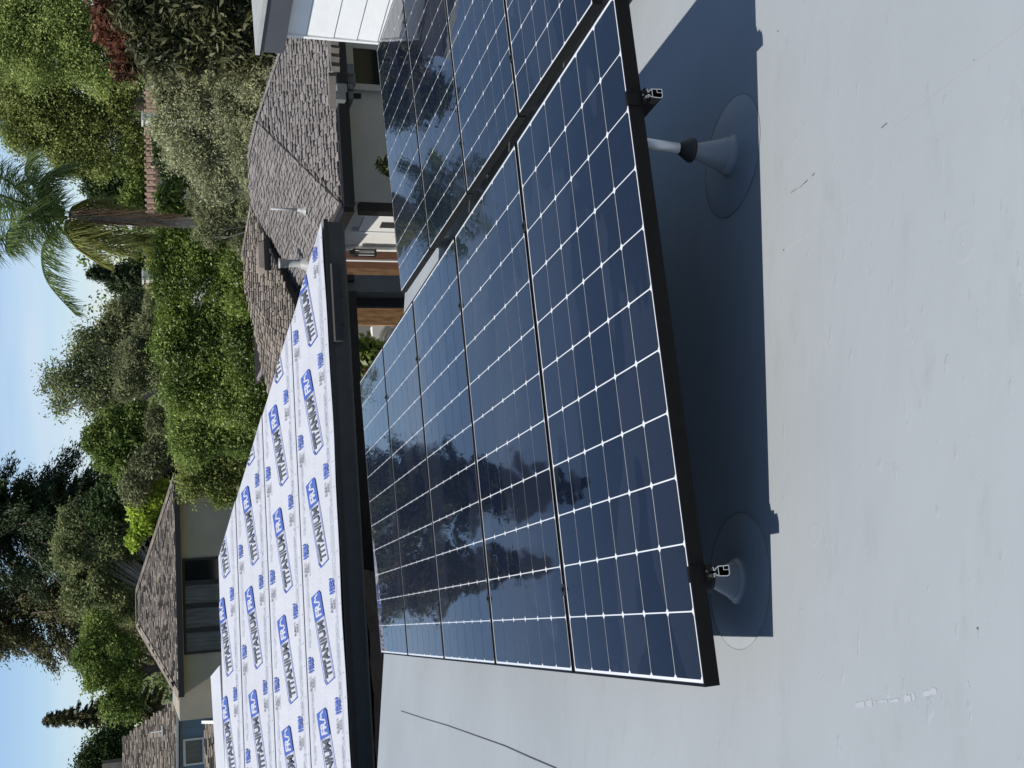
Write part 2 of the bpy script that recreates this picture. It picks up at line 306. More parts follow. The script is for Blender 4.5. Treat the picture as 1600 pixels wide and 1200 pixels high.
# ------------------------------------------------------------------ solar arrays
MP = np.array([[0.99981, 0.000978, -0.019458], [-0.0, 0.998738, 0.050215], [0.019483, -0.050206, 0.998549]])                                      # panel plane of the first array -> world
OFF = np.array([0,0,3.4])
M1 = Matrix([[*MP[i], OFF[i]] for i in range(3)] + [[0,0,0,1]])
A2O = np.array([2.5665, 5.1396, 2.8437]); A2R = np.array([[0.999011, 0.022735, -0.038199], [-0.020897, 0.998637, 0.04783], [0.039235, -0.046985, 0.998125]])
M2 = Matrix([[*A2R[i], A2O[i]] for i in range(3)] + [[0,0,0,1]])
PX, PY = .17254, .1675
LX, LY = 11*PX, 6*PY                                       # 1.898 x 1.005
def panel_meshes():
    f = MB(); t = .0075; o = .015
    x0, x1, y0, y1 = -o, LX+o, -o, LY+o; zt = .0012; zb = -.040
    for (a, b_, c, d) in ((x0,y0,x1,y0+t),(x0,y1-t,x1,y1),(x0,y0+t,x0+t,y1-t),(x1-t,y0+t,x1,y1-t)): f.box(a, b_, zb, c, d, zt)
    for (a, b_, c, d) in ((x0+t,y0+t,x1-t,y0+t+.022),(x0+t,y1-t-.022,x1-t,y1-t)): f.box(a, b_, zb, c, d, zb+.002)
    f.box(x0+t, y0+t, -.0086, x1-t, y1-t, -.0075)  # unseen black sheet added below the backsheet to cut bounce and deepen the shade
    fr = f.mesh('frame', M['frame'])
    b = MB(); b.box(x0+t, y0+t, -.007, x1-t, y1-t, -.001); bs = b.mesh('backsheet', M['backsheet'])
    c = MB(); gx, gy, k = .0021, .0020, .0088
    w, h = PX-2*gx, PY-2*gy
    pts = [(k,0),(w-k,0),(w,k),(w,h-k),(w-k,h),(k,h),(0,h-k),(0,k)]
    c.prism([(p[0], p[1], 0) for p in reversed(pts)], (0,0,-.0008)); 
    c.f = [tuple(reversed(q)) for q in c.f]
    ce = c.mesh('solar_cell', M['cell'])
    import bmesh
    bm = bmesh.new(); bm.from_mesh(ce); bmesh.ops.recalc_face_normals(bm, faces=bm.faces); bm.to_mesh(ce); bm.free()
    return fr, bs, ce, gx, gy
FR, BS, CE, GX, GY = panel_meshes()
def panel(mw, label, group):
    r = empty('solar_panel', (0,0,0), label, 'solar panel', group); r.matrix_world = mw
    link('frame', FR, r); link('backsheet', BS, r)
    for i in range(11):
        for j in range(6):
            c = link('solar_cell', CE, r); c.location = (i*PX+GX, j*PY+GY, .0)
    return r
lab1 = ['large solar panel nearest the camera, its black frame edge overhanging the shaded roof',
        'second solar panel from the camera in the left array, behind the nearest one',
        'middle one of the five solar panels in the left array',
        'fourth solar panel from the camera in the left array, second from its far end',
        'farthest solar panel of the left array, beside the dark fascia']
for n in range(5):
    panel(M1 @ Matrix.Translation((0, n*1.0496, 0)), lab1[n], 'solar panels of the left array')
lab2 = ['farthest solar panel of the right array, reflecting the palm below the white door wall',
        'second farthest solar panel of the right array, reflecting a dark tree',
        'third farthest solar panel of the right array, in front of the white sided wall reflection',
        'fourth farthest solar panel of the right array, cut by the top corner of the photo']
for n in range(4):
    panel(M2 @ Matrix.Translation((.016, -1.05*(n+1)+.03, 0)), lab2[n], 'solar panels of the right array')

def rail(mw, xr, y0, y1, label, clamps, endclamp=None):
    r = empty('mounting_rail', (0,0,0), label, 'mounting rail', 'rails under the solar panels'); r.matrix_world = mw
    zt, zb = -.0425, -.088; w = .026
    # hollow rail: walls as plates so that the open end reads
    b = MB()
    prof = [(-.013,zt-.002),(-.004,zt-.002),(-.004,zt-.007),(-.009,zt-.007),(-.009,zt-.012),(-.011,zt-.016),(-.013,zb+.008),(-.011,zb+.002),(-.006,zb),(.013,zb),(.013,zb+.012),(.013,zt-.014),(.009,zt-.012),(.009,zt-.007),(.004,zt-.007),(.004,zt-.002),(.013,zt-.002)]
    th = .0022
    n = len(prof)
    for i in range(n-1):
        (xa, za), (xb, zb_) = prof[i], prof[i+1]; d = Vector((xb-xa, zb_-za)); d.normalize(); nx, nz_ = -d.y*th/2, d.x*th/2
        b.hexa([(xr+xa-nx,y0+.0006,za-nz_),(xr+xb-nx,y0+.0006,zb_-nz_),(xr+xb-nx,y1,zb_-nz_),(xr+xa-nx,y1,za-nz_),(xr+xa+nx,y0+.0006,za+nz_),(xr+xb+nx,y0+.0006,zb_+nz_),(xr+xb+nx,y1,zb_+nz_),(xr+xa+nx,y1,za+nz_)])
    b.box(xr-.011, y0+.01, zt-.0165, xr+.012, y1, zt-.0145)
    b.build('rail_body', M['railblack'], r)
    b = MB()                                            # the bright sawn end
    for i in range(n-1):
        (xa, za), (xb, zb_) = prof[i], prof[i+1]; d = Vector((xb-xa, zb_-za)); d.normalize(); nx, nz_ = -d.y*th*.5, d.x*th*.5
        b.hexa([(xr+xa-nx,y0-.0008,za-nz_),(xr+xb-nx,y0-.0008,zb_-nz_),(xr+xb-nx,y0,zb_-nz_),(xr+xa-nx,y0,za-nz_),(xr+xa+nx,y0-.0008,za+nz_),(xr+xb+nx,y0-.0008,zb_+nz_),(xr+xb+nx,y0,zb_+nz_),(xr+xa+nx,y0,za+nz_)])
    b.box(xr-.011, y0-.0008, zt-.0165, xr+.012, y0, zt-.0145)
    b.box(xr+.002, y0-.0008, zb+.014, xr+.013, y0, zb+.0158); b.box(xr+.002, y0-.0008, zb+.001, xr+.0035, y0, zb+.014)
    b.build('sawn_rail_end', M['alu'], r)
    for cy in clamps:                                    # mid clamps: a cap with a bolt in the gap between frames
        b = MB(); b.box(xr-.02, cy-.016, .0016, xr+.02, cy+.016, .0045); b.box(xr-.006, cy-.005, -.04, xr+.006, cy+.005, .0045)
        b.lathe((xr, cy, .0045), (0,0,1), [(0,.0075),(.007,.0075),(.007,0)], 6); b.build('mid_clamp', M['black'], r)
    if endclamp is not None:
        e = endclamp; b = MB(); b.box(xr-.021, e-.005, -.041, xr+.021, e-.0012, .003); b.box(xr-.021, e-.005, .003, xr+.021, e+.009, .0055)
        b.box(xr-.021, e-.024, -.044, xr+.021, e-.005, -.0405)
        for q in range(3): b.box(xr+.015, e-.0085, -.034+q*.011, xr+.021, e-.005, -.030+q*.011)
        b.build('end_clamp', M['frame'], r)
        b = MB(); b.lathe((xr+.004, e-.014, -.006), (0,0,1), [(-.034,.003),(-.030,.003),(-.030,0)], 6)
        b.lathe((xr-.008, e-.017, -.043), (0,-1,0), [(0,.004),(.012,.004),(.012,0)], 8); b.build('clamp_bolt', M['alu'], r)
    return r
c1 = [n*1.0496-.022 for n in range(1, 5)]
rail(M1, .266, -.056, 5.33, 'black rail under the left side of the left array, bright sawn end showing', c1, -.015)
rail(M1, 1.581, -.047, 5.33, 'black rail under the right side of the left array, beside the tall steel post', c1, -.015)
c2 = [-1.05*n+.007 for n in range(1, 4)]
rail(M2, .30, -4.3, .03, 'black rail under the left side of the right array', c2)
rail(M2, 1.60, -4.3, .03, 'black rail under the right side of the right array', c2)

# roof mounts: patch, boot, rubber collar, post
def mount(bx, by, mw, xr, label, patch_r=.19, pipe_r=.0165):
    base = np.array([bx, by, rz(bx, by)]); r = empty('roof_mount', base, label, 'roof mount', 'roof mounts under the solar arrays')
    inv = mw.inverted()
    # length along the roof normal until just under the rail
    lo = 0
    for k in range(400):
        p = inv @ Vector(base + NR*(k*.005))
        if p.z > -.09: lo = k*.005; break
    b = MB(); b.lathe((0,0,0), NR, [(.0006, patch_r*1.0),(.0016, patch_r*.99),(.0020, .10),(.0065,.07),(.0055,0)], 48); b.build('membrane_patch', M['patch'], r, True)
    b = MB(); b.lathe((0,0,0), NR, [(.0004, patch_r+.0005),(.0017, patch_r+.0002),(.0019, patch_r-.0007)], 60); b.build('sealant_bead', M['bead'], r)
    s = min(1, lo/.24)
    b = MB(); b.lathe((0,0,0), NR, [(.004,.072),(.008,.062),(.013,.0575),(.030*s,.0555),(.034*s,.0525),(.037*s,.0500),(.135*s,.0195)], 36); b.build('boot', M['boot'], r, True)
    b = MB(); b.lathe((0,0,0), NR, [(.137*s,.022),(.130*s,.037),(.134*s,.0385),(.142*s,.037),(.170*s,.021),(.176*s,.0175),(.176*s,.0166)], 32); b.build('rubber_collar', M['rubber'], r, True)
    b = MB(); b.tube([tuple(NR*.12*s), tuple(NR*(lo-.012))], pipe_r, 20)
    b.build('post', M['steel'], r, True)
    b = MB(); e = NR*lo; b.bar(tuple(e-NR*.03), tuple(e), .05, .05, (0,1,0)); b.build('post_cap', M['railblack'], r)
    return r
mount(1.525, .205, M1, 1.581, 'tall galvanised roof mount post with grey cone boot, in the panel shade')
mount(.243, .200, M1, .266, 'short roof mount behind the cut rail end at the lower corner of the left array')
for j, yy in enumerate((1.95, 3.75, 5.1)):
    mount(1.5, yy, M1, 1.581, ['roof mount under the second panel of the left array','roof mount under the fourth panel of the left array','roof mount under the far end of the left array, right side'][j], .17)
    mount(.243, yy, M1, .266, ['low roof mount under the left side of the second panel','low roof mount under the left side of the fourth panel','low roof mount under the far end of the left array, left side'][j], .17)
for j, ly in enumerate((-.35, -1.55, -2.75, -3.95)):
    for q, (xr, sd_) in enumerate(((.30,'left'),(1.60,'right'))):
        p = M2 @ Vector((xr-.03, ly, 0)); mount(p.x, p.y, M2, xr, ['farthest','second farthest','third farthest','nearest'][j]+f' roof mount under the {sd_} side of the right array', .15)

# ------------------------------------------------------------------ white underlayment roof (hip roof, 16 degrees)
PT = R_(16); CP, SP = math.cos(PT), math.sin(PT)
EY, EZ = 8.0, 2.895
XE = 4.17                                                 # right end of the eave
def wr(a, b, h=0): return np.array([a, EY + b*CP - h*SP, EZ + b*SP + h*CP])
def ab(x, y): P = at_pl(x, y, (0,EY,EZ), np.array([0,-SP,CP])); return P[0], (P[1]-EY)/CP
BR = 3.20                                                 # slope length to the ridge
house = empty('underlayment_house', (-4, 9, 0), 'neighbouring hip roof covered in white printed underlayment above a charcoal fascia', 'house')
HX = BR*CP                                                # 45 degree hip in plan
def hip_x(b): return XE - b*CP
b = MB(); b.prism([wr(-9,0,-.03), wr(XE,0,-.03), wr(hip_x(BR),BR,-.03), wr(-9,BR,-.03)], (0,0,-.12)); add(b, 'roof_deck', M['charcoal'], house)
SW = .865
rs = np.random.default_rng(3)
for k in range(4):                                        # each roll of underlayment overlaps the one below
    b0, b1 = k*SW - (0 if k == 0 else .0), min((k+1)*SW + .07, BR)
    h0 = .004*k + .002
    mbk = MB(); nx = 60; xs0 = -9
    # gently wrinkled sheet, lower edge a few mm proud
    def pt(i, j, top):
        bb = b0 + (b1-b0)*j/4; xr_ = hip_x(bb); a = xs0 + (xr_-xs0)*i/nx
        hh = h0 + (.001 if j == 0 else 0) + (.0025*math.sin(a*2.1+k)*math.sin(bb*5+k*2) if 0 < j < 4 else 0) + (.005 - .005*j/4)
        ee = (.012*math.sin(a*1.7+1) + .006*math.sin(a*5.3)) if (j == 0 and k == 0) else .002*math.sin(a*3+k)
        return wr(a, bb+ee*(1 if j == 0 else 0), hh if top else hh-.004)
    for i in range(nx):
        for j in range(4):
            mbk.poly([pt(i,j,1), pt(i+1,j,1), pt(i+1,j+1,1), pt(i,j+1,1)])
        mbk.poly([pt(i,0,0), pt(i+1,0,0), pt(i+1,0,1), pt(i,0,1)])
    for j in range(4): mbk.poly([pt(nx,j,0), pt(nx,j+1,0), pt(nx,j+1,1), pt(nx,j,1)])
    add(mbk, 'underlayment_sheet', M['underlay' if k % 2 == 0 else 'underlay2'], house)
b = MB(); b.prism([wr(-9,BR,.0), wr(hip_x(BR),BR,.0), wr(hip_x(BR),0,0)+np.array([0,2*HX,0]), wr(-9,0,0)+np.array([0,2*HX,0])], (0,0,-.12)); add(b, 'far_slope', M['underlay'], house)
# brighter cross gable piece at the far left of the ridge
q = [at_y(343,1040,11.2), at_y(329,1057,11.6), at_y(338,1210,11.6), at_y(352,1210,11.2)]
b = MB(); b.prism(q, (0,.9,-.25)); add(b, 'cross_gable', M['underlay2'], house)
# fascia, drip edge, flashing pieces
b = MB(); b.box(-9, EY-.012, EZ-.215, XE-.01, EY+.03, EZ-.012); add(b, 'fascia', M['charcoal'], house)
b = MB(); b.box(-9, EY-.028, EZ-.050, XE+.015, EY-.0125, EZ-.006); add(b, 'drip_edge', M['black'], house)
b = MB(); b.box(-9, EY+.031, EZ-.212, XE-.2, EY+.62, EZ-.19); add(b, 'soffit', M['charcoal'], house)
p0, p1 = at_y(519,412,EY-.06), at_y(525,533,EY-.06)
b = MB(); rs2 = random.Random(5); N = 14
for i in range(N):
    xa = p1[0] + (p0[0]-p1[0])*i/N; xb = p1[0] + (p0[0]-p1[0])*(i+1)/N; dz = [rs2.uniform(-.012,.012) for _ in range(2)]
    b.hexa([(xa,EY-.075,EZ-.135+dz[0]),(xb,EY-.075,EZ-.135+dz[1]),(xb,EY-.03,EZ-.135+dz[1]),(xa,EY-.03,EZ-.135+dz[0]),(xa,EY-.09,EZ-.052),(xb,EY-.09,EZ-.052),(xb,EY-.03,EZ-.045),(xa,EY-.03,EZ-.045)])
add(b, 'loose_flashing', M['darkwall'], house)
# walls under the roof
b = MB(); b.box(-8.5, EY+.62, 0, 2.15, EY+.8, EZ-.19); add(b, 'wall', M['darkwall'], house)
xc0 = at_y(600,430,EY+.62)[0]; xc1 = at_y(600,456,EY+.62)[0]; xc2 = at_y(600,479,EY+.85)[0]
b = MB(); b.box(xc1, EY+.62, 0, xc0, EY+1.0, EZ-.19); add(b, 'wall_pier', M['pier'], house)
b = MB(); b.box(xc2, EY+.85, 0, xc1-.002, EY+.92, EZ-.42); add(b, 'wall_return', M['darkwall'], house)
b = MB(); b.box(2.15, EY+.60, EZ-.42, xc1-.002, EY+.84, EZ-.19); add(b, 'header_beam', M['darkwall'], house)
b = MB(); b.box(xc1+.1, EY+.55, EZ-.40, xc0-.02, EY+.618, EZ-.24); add(b, 'downspout_elbow', M['black'], house)
xa = at_y(600,420,EY+1.4)[0]; xb = at_y(600,430,EY+1.4)[0]
b = MB(); b.box(xb-.15, EY+1.4, 0, xa, EY+1.43, EZ-.25); add(b, 'plywood_sheet', M['plywood'], house)
xa = at_y(600,479,EY+2.2)[0]; xb = at_y(600,508,EY+2.2)[0]
b = MB(); b.box(xb, EY+2.2, 0, xa+.3, EY+2.23, EZ-.25); add(b, 'plywood_sheet', M['plywood'], house)

# printed marks on the underlayment
def glyphs(text, size, bold=0.0, shear=0.0, space=1.0, align='LEFT'):
    cu = bpy.data.curves.new('t', 'FONT'); cu.body = text; cu.size = size; cu.offset = bold; cu.shear = shear; cu.space_character = space; cu.align_x = align; cu.resolution_u = 2
    o = bpy.data.objects.new('t', cu); COL.objects.link(o); dg = bpy.context.evaluated_depsgraph_get(); dg.update()
    me = bpy.data.meshes.new_from_object(o.evaluated_get(dg)); v = [(p.co.x, p.co.y) for p in me.vertices]; f = [tuple(q.vertices) for q in me.polygons]
    bpy.data.objects.remove(o); bpy.data.curves.remove(cu); bpy.data.meshes.remove(me); return v, f
def fit(vf, x0, y0, w, h):
    v, f = vf; a = np.array(v); mn, mxx = a.min(0), a.max(0); a = (a-mn)/(mxx-mn)*[w, h]+[x0, y0]; return [tuple(q) for q in a], f
def put(mb, vf, T, mi, z):
    v, f = vf; b0 = len(mb.v)
    for (x, y) in v: X_, Y_ = T(x, y); mb.v.append((X_, Y_, z))
    for q in f: mb.f.append(tuple(b0+i for i in q)); mb.m.append(mi)
c15, s15 = math.cos(R_(15)), math.sin(R_(15))
def T15(x, y): return (x*c15-y*s15, x*s15+y*c15)
logo = MB()
outer = [(0,0),(.834,0),(.868,.036),(.854,.225),(.028,.225),(-.020,.19)]
def inset(P, d):
    cx = sum(p[0] for p in P)/len(P); cy = sum(p[1] for p in P)/len(P)
    return [(p[0]+(d if p[0] < cx else -d), p[1]+(d if p[1] < cy else -d)) for p in P]
inn = inset(outer, .013); n = len(outer)
for i in range(n):
    j = (i+1) % n; logo.poly([(*T15(*outer[i]),.003),(*T15(*outer[j]),.003),(*T15(*inn[j]),.003),(*T15(*inn[i]),.003)], 0)
logo.poly([(*T15(*p),.0034) for p in [(.606,.006),(.832,.006),(.860,.036),(.848,.219),(.600,.219)]], 0)
put(logo, fit(glyphs('TITANIUM', .2, .008, .12, .98), .035, .045, .555, .135), T15, 1, .0038)
put(logo, fit(glyphs('FR', .2, .008, .12), .628, .045, .125, .135), T15, 2, .0046)
st = [(.758,.052),(.792,.172),(.806,.112),(.824,.150),(.846,.070)]
for i in range(4):
    (ax, ay), (bx, by) = st[i], st[i+1]; w_ = .0085
    logo.poly([(*T15(ax-w_,ay),.0046),(*T15(ax+w_,ay),.0046),(*T15(bx+w_,by),.0046),(*T15(bx-w_,by),.0046)], 2)
logo_me = logo.mesh('printed_logo', [M['blue'], M['greyink'], M['underlay2']])
tx = MB(); I = lambda x, y: (x, y)
put(tx, fit(glyphs('HIGH', .05, .003), .175, .062, .150, .052), I, 0, .003)
put(tx, fit(glyphs('TEMP', .05, .003), .175, .0, .150, .052), I, 0, .003)
put(tx, fit(glyphs('SURE', .05, .001), 0, .062, .095, .040), I, 1, .003)
put(tx, fit(glyphs('FOOT', .05, .001), .04, .004, .085, .040), I, 1, .003)
tx.poly([(0,-.012,.003),(.145,-.012,.003),(.145,-.006,.003),(0,-.006,.003)], 1)
for i in range(8):
    t0, t1 = math.pi*i/8, math.pi*(i+1)/8; tx.poly([(.118+.020*math.cos(t), .075+.022*math.sin(t)*1.2, .003) if w else (.118+.014*math.cos(t), .075+.016*math.sin(t)*1.2, .003) for t, w in ((t0,1),(t1,1),(t1,0),(t0,0))], 1)
tx_me = tx.mesh('printed_words', [M['blue'], M['greyink']])
fine = MB(); rf = random.Random(2)
for row in range(3):
    x = 0
    while x < .78:
        w = rf.uniform(.010,.05); 
        if rf.random() < .85: fine.poly([(x,row*.017,.003),(x+w,row*.017,.003),(x+w,row*.017+.006,.003),(x,row*.017+.006,.003)])
        x += w + rf.uniform(.003,.008)
fine_me = fine.mesh('fine_print', [M['paleink']])
import bmesh
def on_roof(name, me, a, b_, h=0.0):
    xs = [v.co.x for v in me.vertices]; ys = [v.co.y for v in me.vertices]
    if a+min(xs) + (b_+min(ys))*CP > XE-.03 or b_+min(ys) > BR-.01: return None
    if a+max(xs) + (b_+max(ys))*CP > XE-.02 or b_+max(ys) > BR-.01:
        bm = bmesh.new(); bm.from_mesh(me)
        for co, no in (((XE-.02-a-b_*CP, 0, 0), (1, CP, 0)), ((0, BR-.01-b_, 0), (0, 1, 0))):
            bmesh.ops.bisect_plane(bm, geom=bm.verts[:]+bm.edges[:]+bm.faces[:], plane_co=co, plane_no=no, clear_outer=True)
        me = me.copy(); bm.to_mesh(me); bm.free()
        if not len(me.polygons): return None
    o = link(name, me, house); m4 = Matrix([[1,0,0,a],[0,CP,-SP,EY+b_*CP-h*SP],[0,SP,CP,EZ+b_*SP+h*CP],[0,0,0,1]])
    o.matrix_local = Matrix.Translation(-Vector(house.location)) @ m4; return o
PER = 1.105
offs = [.546-.83, .352-.83, .70-.83, .62-.83]              # lower-left corner of a box in each strip
for k in range(4):
    bb = k*SW; hh = .004*k+.0085
    for i in range(-4, 5):
        a0 = offs[k] + i*PER; b0 = bb+.228
        on_roof('printed_logo', logo_me, a0, b0, hh+.004)
        on_roof('printed_words', tx_me, a0+.60, bb+.13, hh+.004)
        on_roof('printed_words', tx_me, a0-.13, bb+.69, hh+.004)
        on_roof('fine_print', fine_me, a0-.22, bb+.115, hh+.004)
        on_roof('fine_print', fine_me, a0+.28, bb+.735, hh+.004)
    if k:
        b = MB(); b.poly([wr(-9,bb-.002,hh+.010), wr(hip_x(bb)-.02,bb-.002,hh+.010), wr(hip_x(bb)-.02,bb+.0015,hh+.010), wr(-9,bb+.0015,hh+.010)]); add(b, 'lap_line', M['paleink'], house)
    b = MB()
    for i in range(26):
        nx_ = -3+i*.28+rs.uniform(-.04,.04)
        for nb_ in (bb+.035+rs.uniform(-.006,.006),):
            if nx_ < hip_x(nb_)-.05: b.poly([wr(nx_+.008*math.cos(t*math.pi/3), nb_+.008*math.sin(t*math.pi/3), hh+.0135) for t in range(6)])
    o_ = add(b, 'cap_nails', M['vent'], house); o_['kind'] = 'stuff'
    b = MB()
    for q_ in (.09, .105):
        if bb+q_ < BR: b.poly([wr(-9,bb+q_,hh+.0125), wr(hip_x(bb+q_)-.02,bb+q_,hh+.0125), wr(hip_x(bb+q_)-.02,bb+q_+.003,hh+.0125), wr(-9,bb+q_+.003,hh+.0125)])
    x = -3.0
    while x < hip_x(bb+.45):
        b.poly([wr(x,bb+.45,hh+.0105), wr(x+.02,bb+.45,hh+.0105), wr(x+.02,bb+.453,hh+.0105), wr(x,bb+.453,hh+.0105)]); x += .045
    if b.v: add(b, 'guide_lines', M['paleink'], house)
# black wrap lying in the gap between the flat roof and the fascia
xw = at_y(565,889,EY-.15)[0]
b = MB(); NXw, NYw = 60, 10; rw = np.random.default_rng(8); H = rw.uniform(-.02,.02,(NXw+1,NYw+1))
def pw(i, j):
    x = -8 + (xw+8)*i/NXw + (rw2[j] if i == NXw else 0); y = 6.85 + (EY+.0-6.85)*j/NYw; return (x, y, 2.50 + .17*j/NYw - .04*(x) *.0 + H[i,j])
rw2 = [random.Random(j).uniform(-.06,.05) for j in range(NYw+1)]
for i in range(NXw):
    for j in range(NYw): b.poly([pw(i,j), pw(i+1,j), pw(i+1,j+1), pw(i,j+1)])
for i in range(NXw): b.poly([pw(i+1,0), pw(i,0), (pw(i,0)[0],6.85,1.6), (pw(i+1,0)[0],6.85,1.6)])
for j in range(NYw): b.poly([pw(NXw,j), (pw(NXw,j)[0],pw(NXw,j)[1],1.6), (pw(NXw,j+1)[0],pw(NXw,j+1)[1],1.6), pw(NXw,j+1)])
wrap = b.build('black_membrane_wrap', M['wrap']); tag(wrap, 'crumpled black membrane wrap lying in the gap below the charcoal fascia', 'membrane wrap')

# ------------------------------------------------------------------ shingled roofs
def inside(p, poly):
    x, y = p; r = False; n = len(poly)
    for i in range(n):
        x1, y1 = poly[i]; x2, y2 = poly[(i+1) % n]
        if (y1 > y) != (y2 > y) and x < (x2-x1)*(y-y1)/(y2-y1)+x1: r = not r
    return r
def shingle_face(root, pts, n, m, seed, course=.070, wmin=.05, wmax=.15, thick=.009, up=None):
    """pts: world polygon on a plane with normal n; builds deck, and one stuff part of laminated shingle tabs"""
    n = np.asarray(n, float); n /= np.linalg.norm(n)
    u = np.cross([0,0,1], n); u /= np.linalg.norm(u); v = np.cross(n, u)
    if v[2] < 0: v = -v; u = -u
    O = np.asarray(pts[0]); P2 = [(float(np.dot(p-O, u)), float(np.dot(p-O, v))) for p in pts]
    b = MB(); b.prism([p-n*.012 for p in pts], -n*.09); add(b, 'roof_deck', M['shunder'], root)
    rr = random.Random(seed); us = [p[0] for p in P2]; vs = [p[1] for p in P2]; b = MB()
    vv = min(vs)
    while vv < max(vs):
        uu = min(us) - rr.uniform(0, .3)
        while uu < max(us):
            w = rr.uniform(wmin, wmax); c = (uu+w/2, vv+course*.45)
            if inside(c, P2):
                t = thick*(.35 + (.9 if rr.random() < .5 else 0)) + rr.uniform(0,.002); e = .009
                lo = vv + (course*.38 if rr.random() < .5 else 0) + rr.uniform(-.002,.002)
                a = [(uu+e*.5, lo), (uu+w-e*.5, lo), (uu+w-e*.5-rr.uniform(0,.012), vv+course+.02), (uu+e*.5+rr.uniform(0,.012), vv+course+.02)]
                bot = [O+u*x+v*y-n*.011 for x, y in a]; top = [O+u*x+v*y+n*(t if i < 2 else -.008) for i, (x, y) in enumerate(a)]
                b.hexa([*bot, *top])
            uu += w
        vv += course
    o = add(b, 'shingles', m, root); o['kind'] = 'stuff'; return o
def caps(root, a, c, m, name='ridge_cap', w=.09, step=.10):
    a = np.asarray(a); c = np.asarray(c); d = c-a; Ln = np.linalg.norm(d); d = d/Ln; s = np.cross(d, [0,0,1]); s /= np.linalg.norm(s); k = 0; b = MB()
    while k*step < Ln:
        p = a+d*k*step; q_ = a+d*min(Ln,(k+1)*step+.03); up = np.array([0,0,1.])
        for sg in (-1, 1):
            A_, B_ = p+up*.020, q_+up*.013; A2_, B2_ = p+s*sg*w/2+up*(.020-.018), q_+s*sg*w/2+up*(.013-.018)
            b.poly([A_, B_, B2_, A2_] if sg < 0 else [B_, A_, A2_, B2_]); b.poly([A_, A2_, A2_-up*.018, A_-up*.018])
        k += 1
    o = add(b, name, m, root); o['kind'] = 'stuff'; return o

sh = empty('shingle_house', (6, 12, 0), 'low house with grey brown shingle hip roof and vents beyond the solar panels', 'house')
EC = np.array([4.76, 9.01, 2.5]); PI_ = math.tan(R_(21.25)); tt = 1.754
HT = EC + np.array([tt, tt, tt*PI_])
nA = np.array([0,-PI_,1.]); nB = np.array([-PI_,0,1.])
RE = EC + np.array([2*tt,0,0])
A = [EC, RE, HT]; shingle_face(sh, A, nA, M['shA'], 1)
def onB(x, y): return at_pl(x, y, EC, nB)
far = onB(396,326); v1 = onB(458,490)
Bp = [EC, HT, onB(387.5,246), onB(391,322), onB(402,342), onB(442,440), onB(470,500), np.array([EC[0], EC[1]+9.5, EC[2]])]
shingle_face(sh, Bp, nB, M['shA'], 2)
P0c = onB(402,342); nC = np.array([-.05,-.34,1.])
def onC(x, y): return at_pl(x, y, P0c, nC)
Cp = [onC(392,320), onC(378,400), onC(383,450), onC(441,531), onC(500,620), onC(470,500), onC(442,440), onC(402,342)]
shingle_face(sh, Cp, nC, M['shB'], 3)
P0d = onC(383,450); nD = np.array([-.30,-.26,1.])
def onD(x, y): return at_pl(x, y, P0d, nD)
Dp = [onD(383,450), onD(415,603), onD(440,680), onD(500,640), onD(441,531)]
shingle_face(sh, Dp, nD, M['shB'], 4)
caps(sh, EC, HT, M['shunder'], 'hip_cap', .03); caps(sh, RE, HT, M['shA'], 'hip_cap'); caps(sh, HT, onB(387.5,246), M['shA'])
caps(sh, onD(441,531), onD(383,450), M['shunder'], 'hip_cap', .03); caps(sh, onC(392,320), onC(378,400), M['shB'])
# far closing slopes so the roof is solid from the side
b = MB(); b.prism([HT-np.array([0,0,.02]), RE-np.array([0,0,.02]), RE+np.array([0,7,-.02]), onB(387.5,246)-np.array([0,0,.02])], (0,0,-.1)); add(b, 'roof_deck', M['shunder'], sh)
# gutters, walls
def gutter(root, a, c, w=.12, h=.12):
    b = MB(); b.bar(np.asarray(a)+[0,0,-.07], np.asarray(c)+[0,0,-.07], w, h); add(b, 'gutter', M['black'], root)
gutter(sh, EC+[-.06,-.06,0], RE+[.06,-.06,0]); gutter(sh, EC+[-.06,-.06,0], EC+[-.06,1.7,0])
WC = np.array([4.975, 9.5]); b = MB(); b.box(WC[0], WC[1], 0, RE[0]-.3, WC[1]+.2, 2.42); add(b, 'wall', M['midwall'], sh)
b = MB(); b.box(EC[0]+.02, EC[1]+.02, 2.36, RE[0]-.02, WC[1]+.3, 2.40); add(b, 'soffit', M['charcoal'], sh)
# wall facing left with door, shutters, lantern
dv = np.array([-.1,.995,0]); nv = np.array([-.995,-.1,0]); W0 = np.array([WC[0], WC[1], 0])
def wl(s, z, o=0): return W0 + dv*s + nv*o + np.array([0,0,z])
b = MB(); b.prism([wl(.0,0), wl(7,0), wl(7,2.38), wl(0,2.38)], -nv*.2); add(b, 'wall', M['palewall'], sh)
def wallbox(name, s0, s1, z0, z1, o0, o1, m, root=sh, **k):
    b = MB(); b.hexa([wl(s0,z0,o0), wl(s0,z0,o1), wl(s1,z0,o1), wl(s1,z0,o0), wl(s0,z1,o0), wl(s0,z1,o1), wl(s1,z1,o1), wl(s1,z1,o0)]); return add(b, name, m, root, **k)
def s_at(x, y):
    P = at_pl(x, y, W0, nv); return float(np.dot(P-W0, dv)), float(P[2])
s1_, z1_ = s_at(560,318); 
wallbox('door_post', -.02, .10, 0, 2.2, .005, .12, M['black'])
sA, zA = s_at(556,333); sB, _ = s_at(575,356)
door = wallbox('door', sA, sB, .02, 2.08, .003, .045, M['white'])
sa, zt = s_at(551,336); sb, zb = s_at(577,347)
wallbox('door_window', sA+.12, sB-.12, 1.35, 1.85, .046, .055, M['glassdark'])
wallbox('door_panel', sA+.15, (sA+sB)/2-.04, .35, 1.15, .046, .06, M['white']); wallbox('door_panel', (sA+sB)/2+.04, sB-.15, .35, 1.15, .046, .06, M['white'])
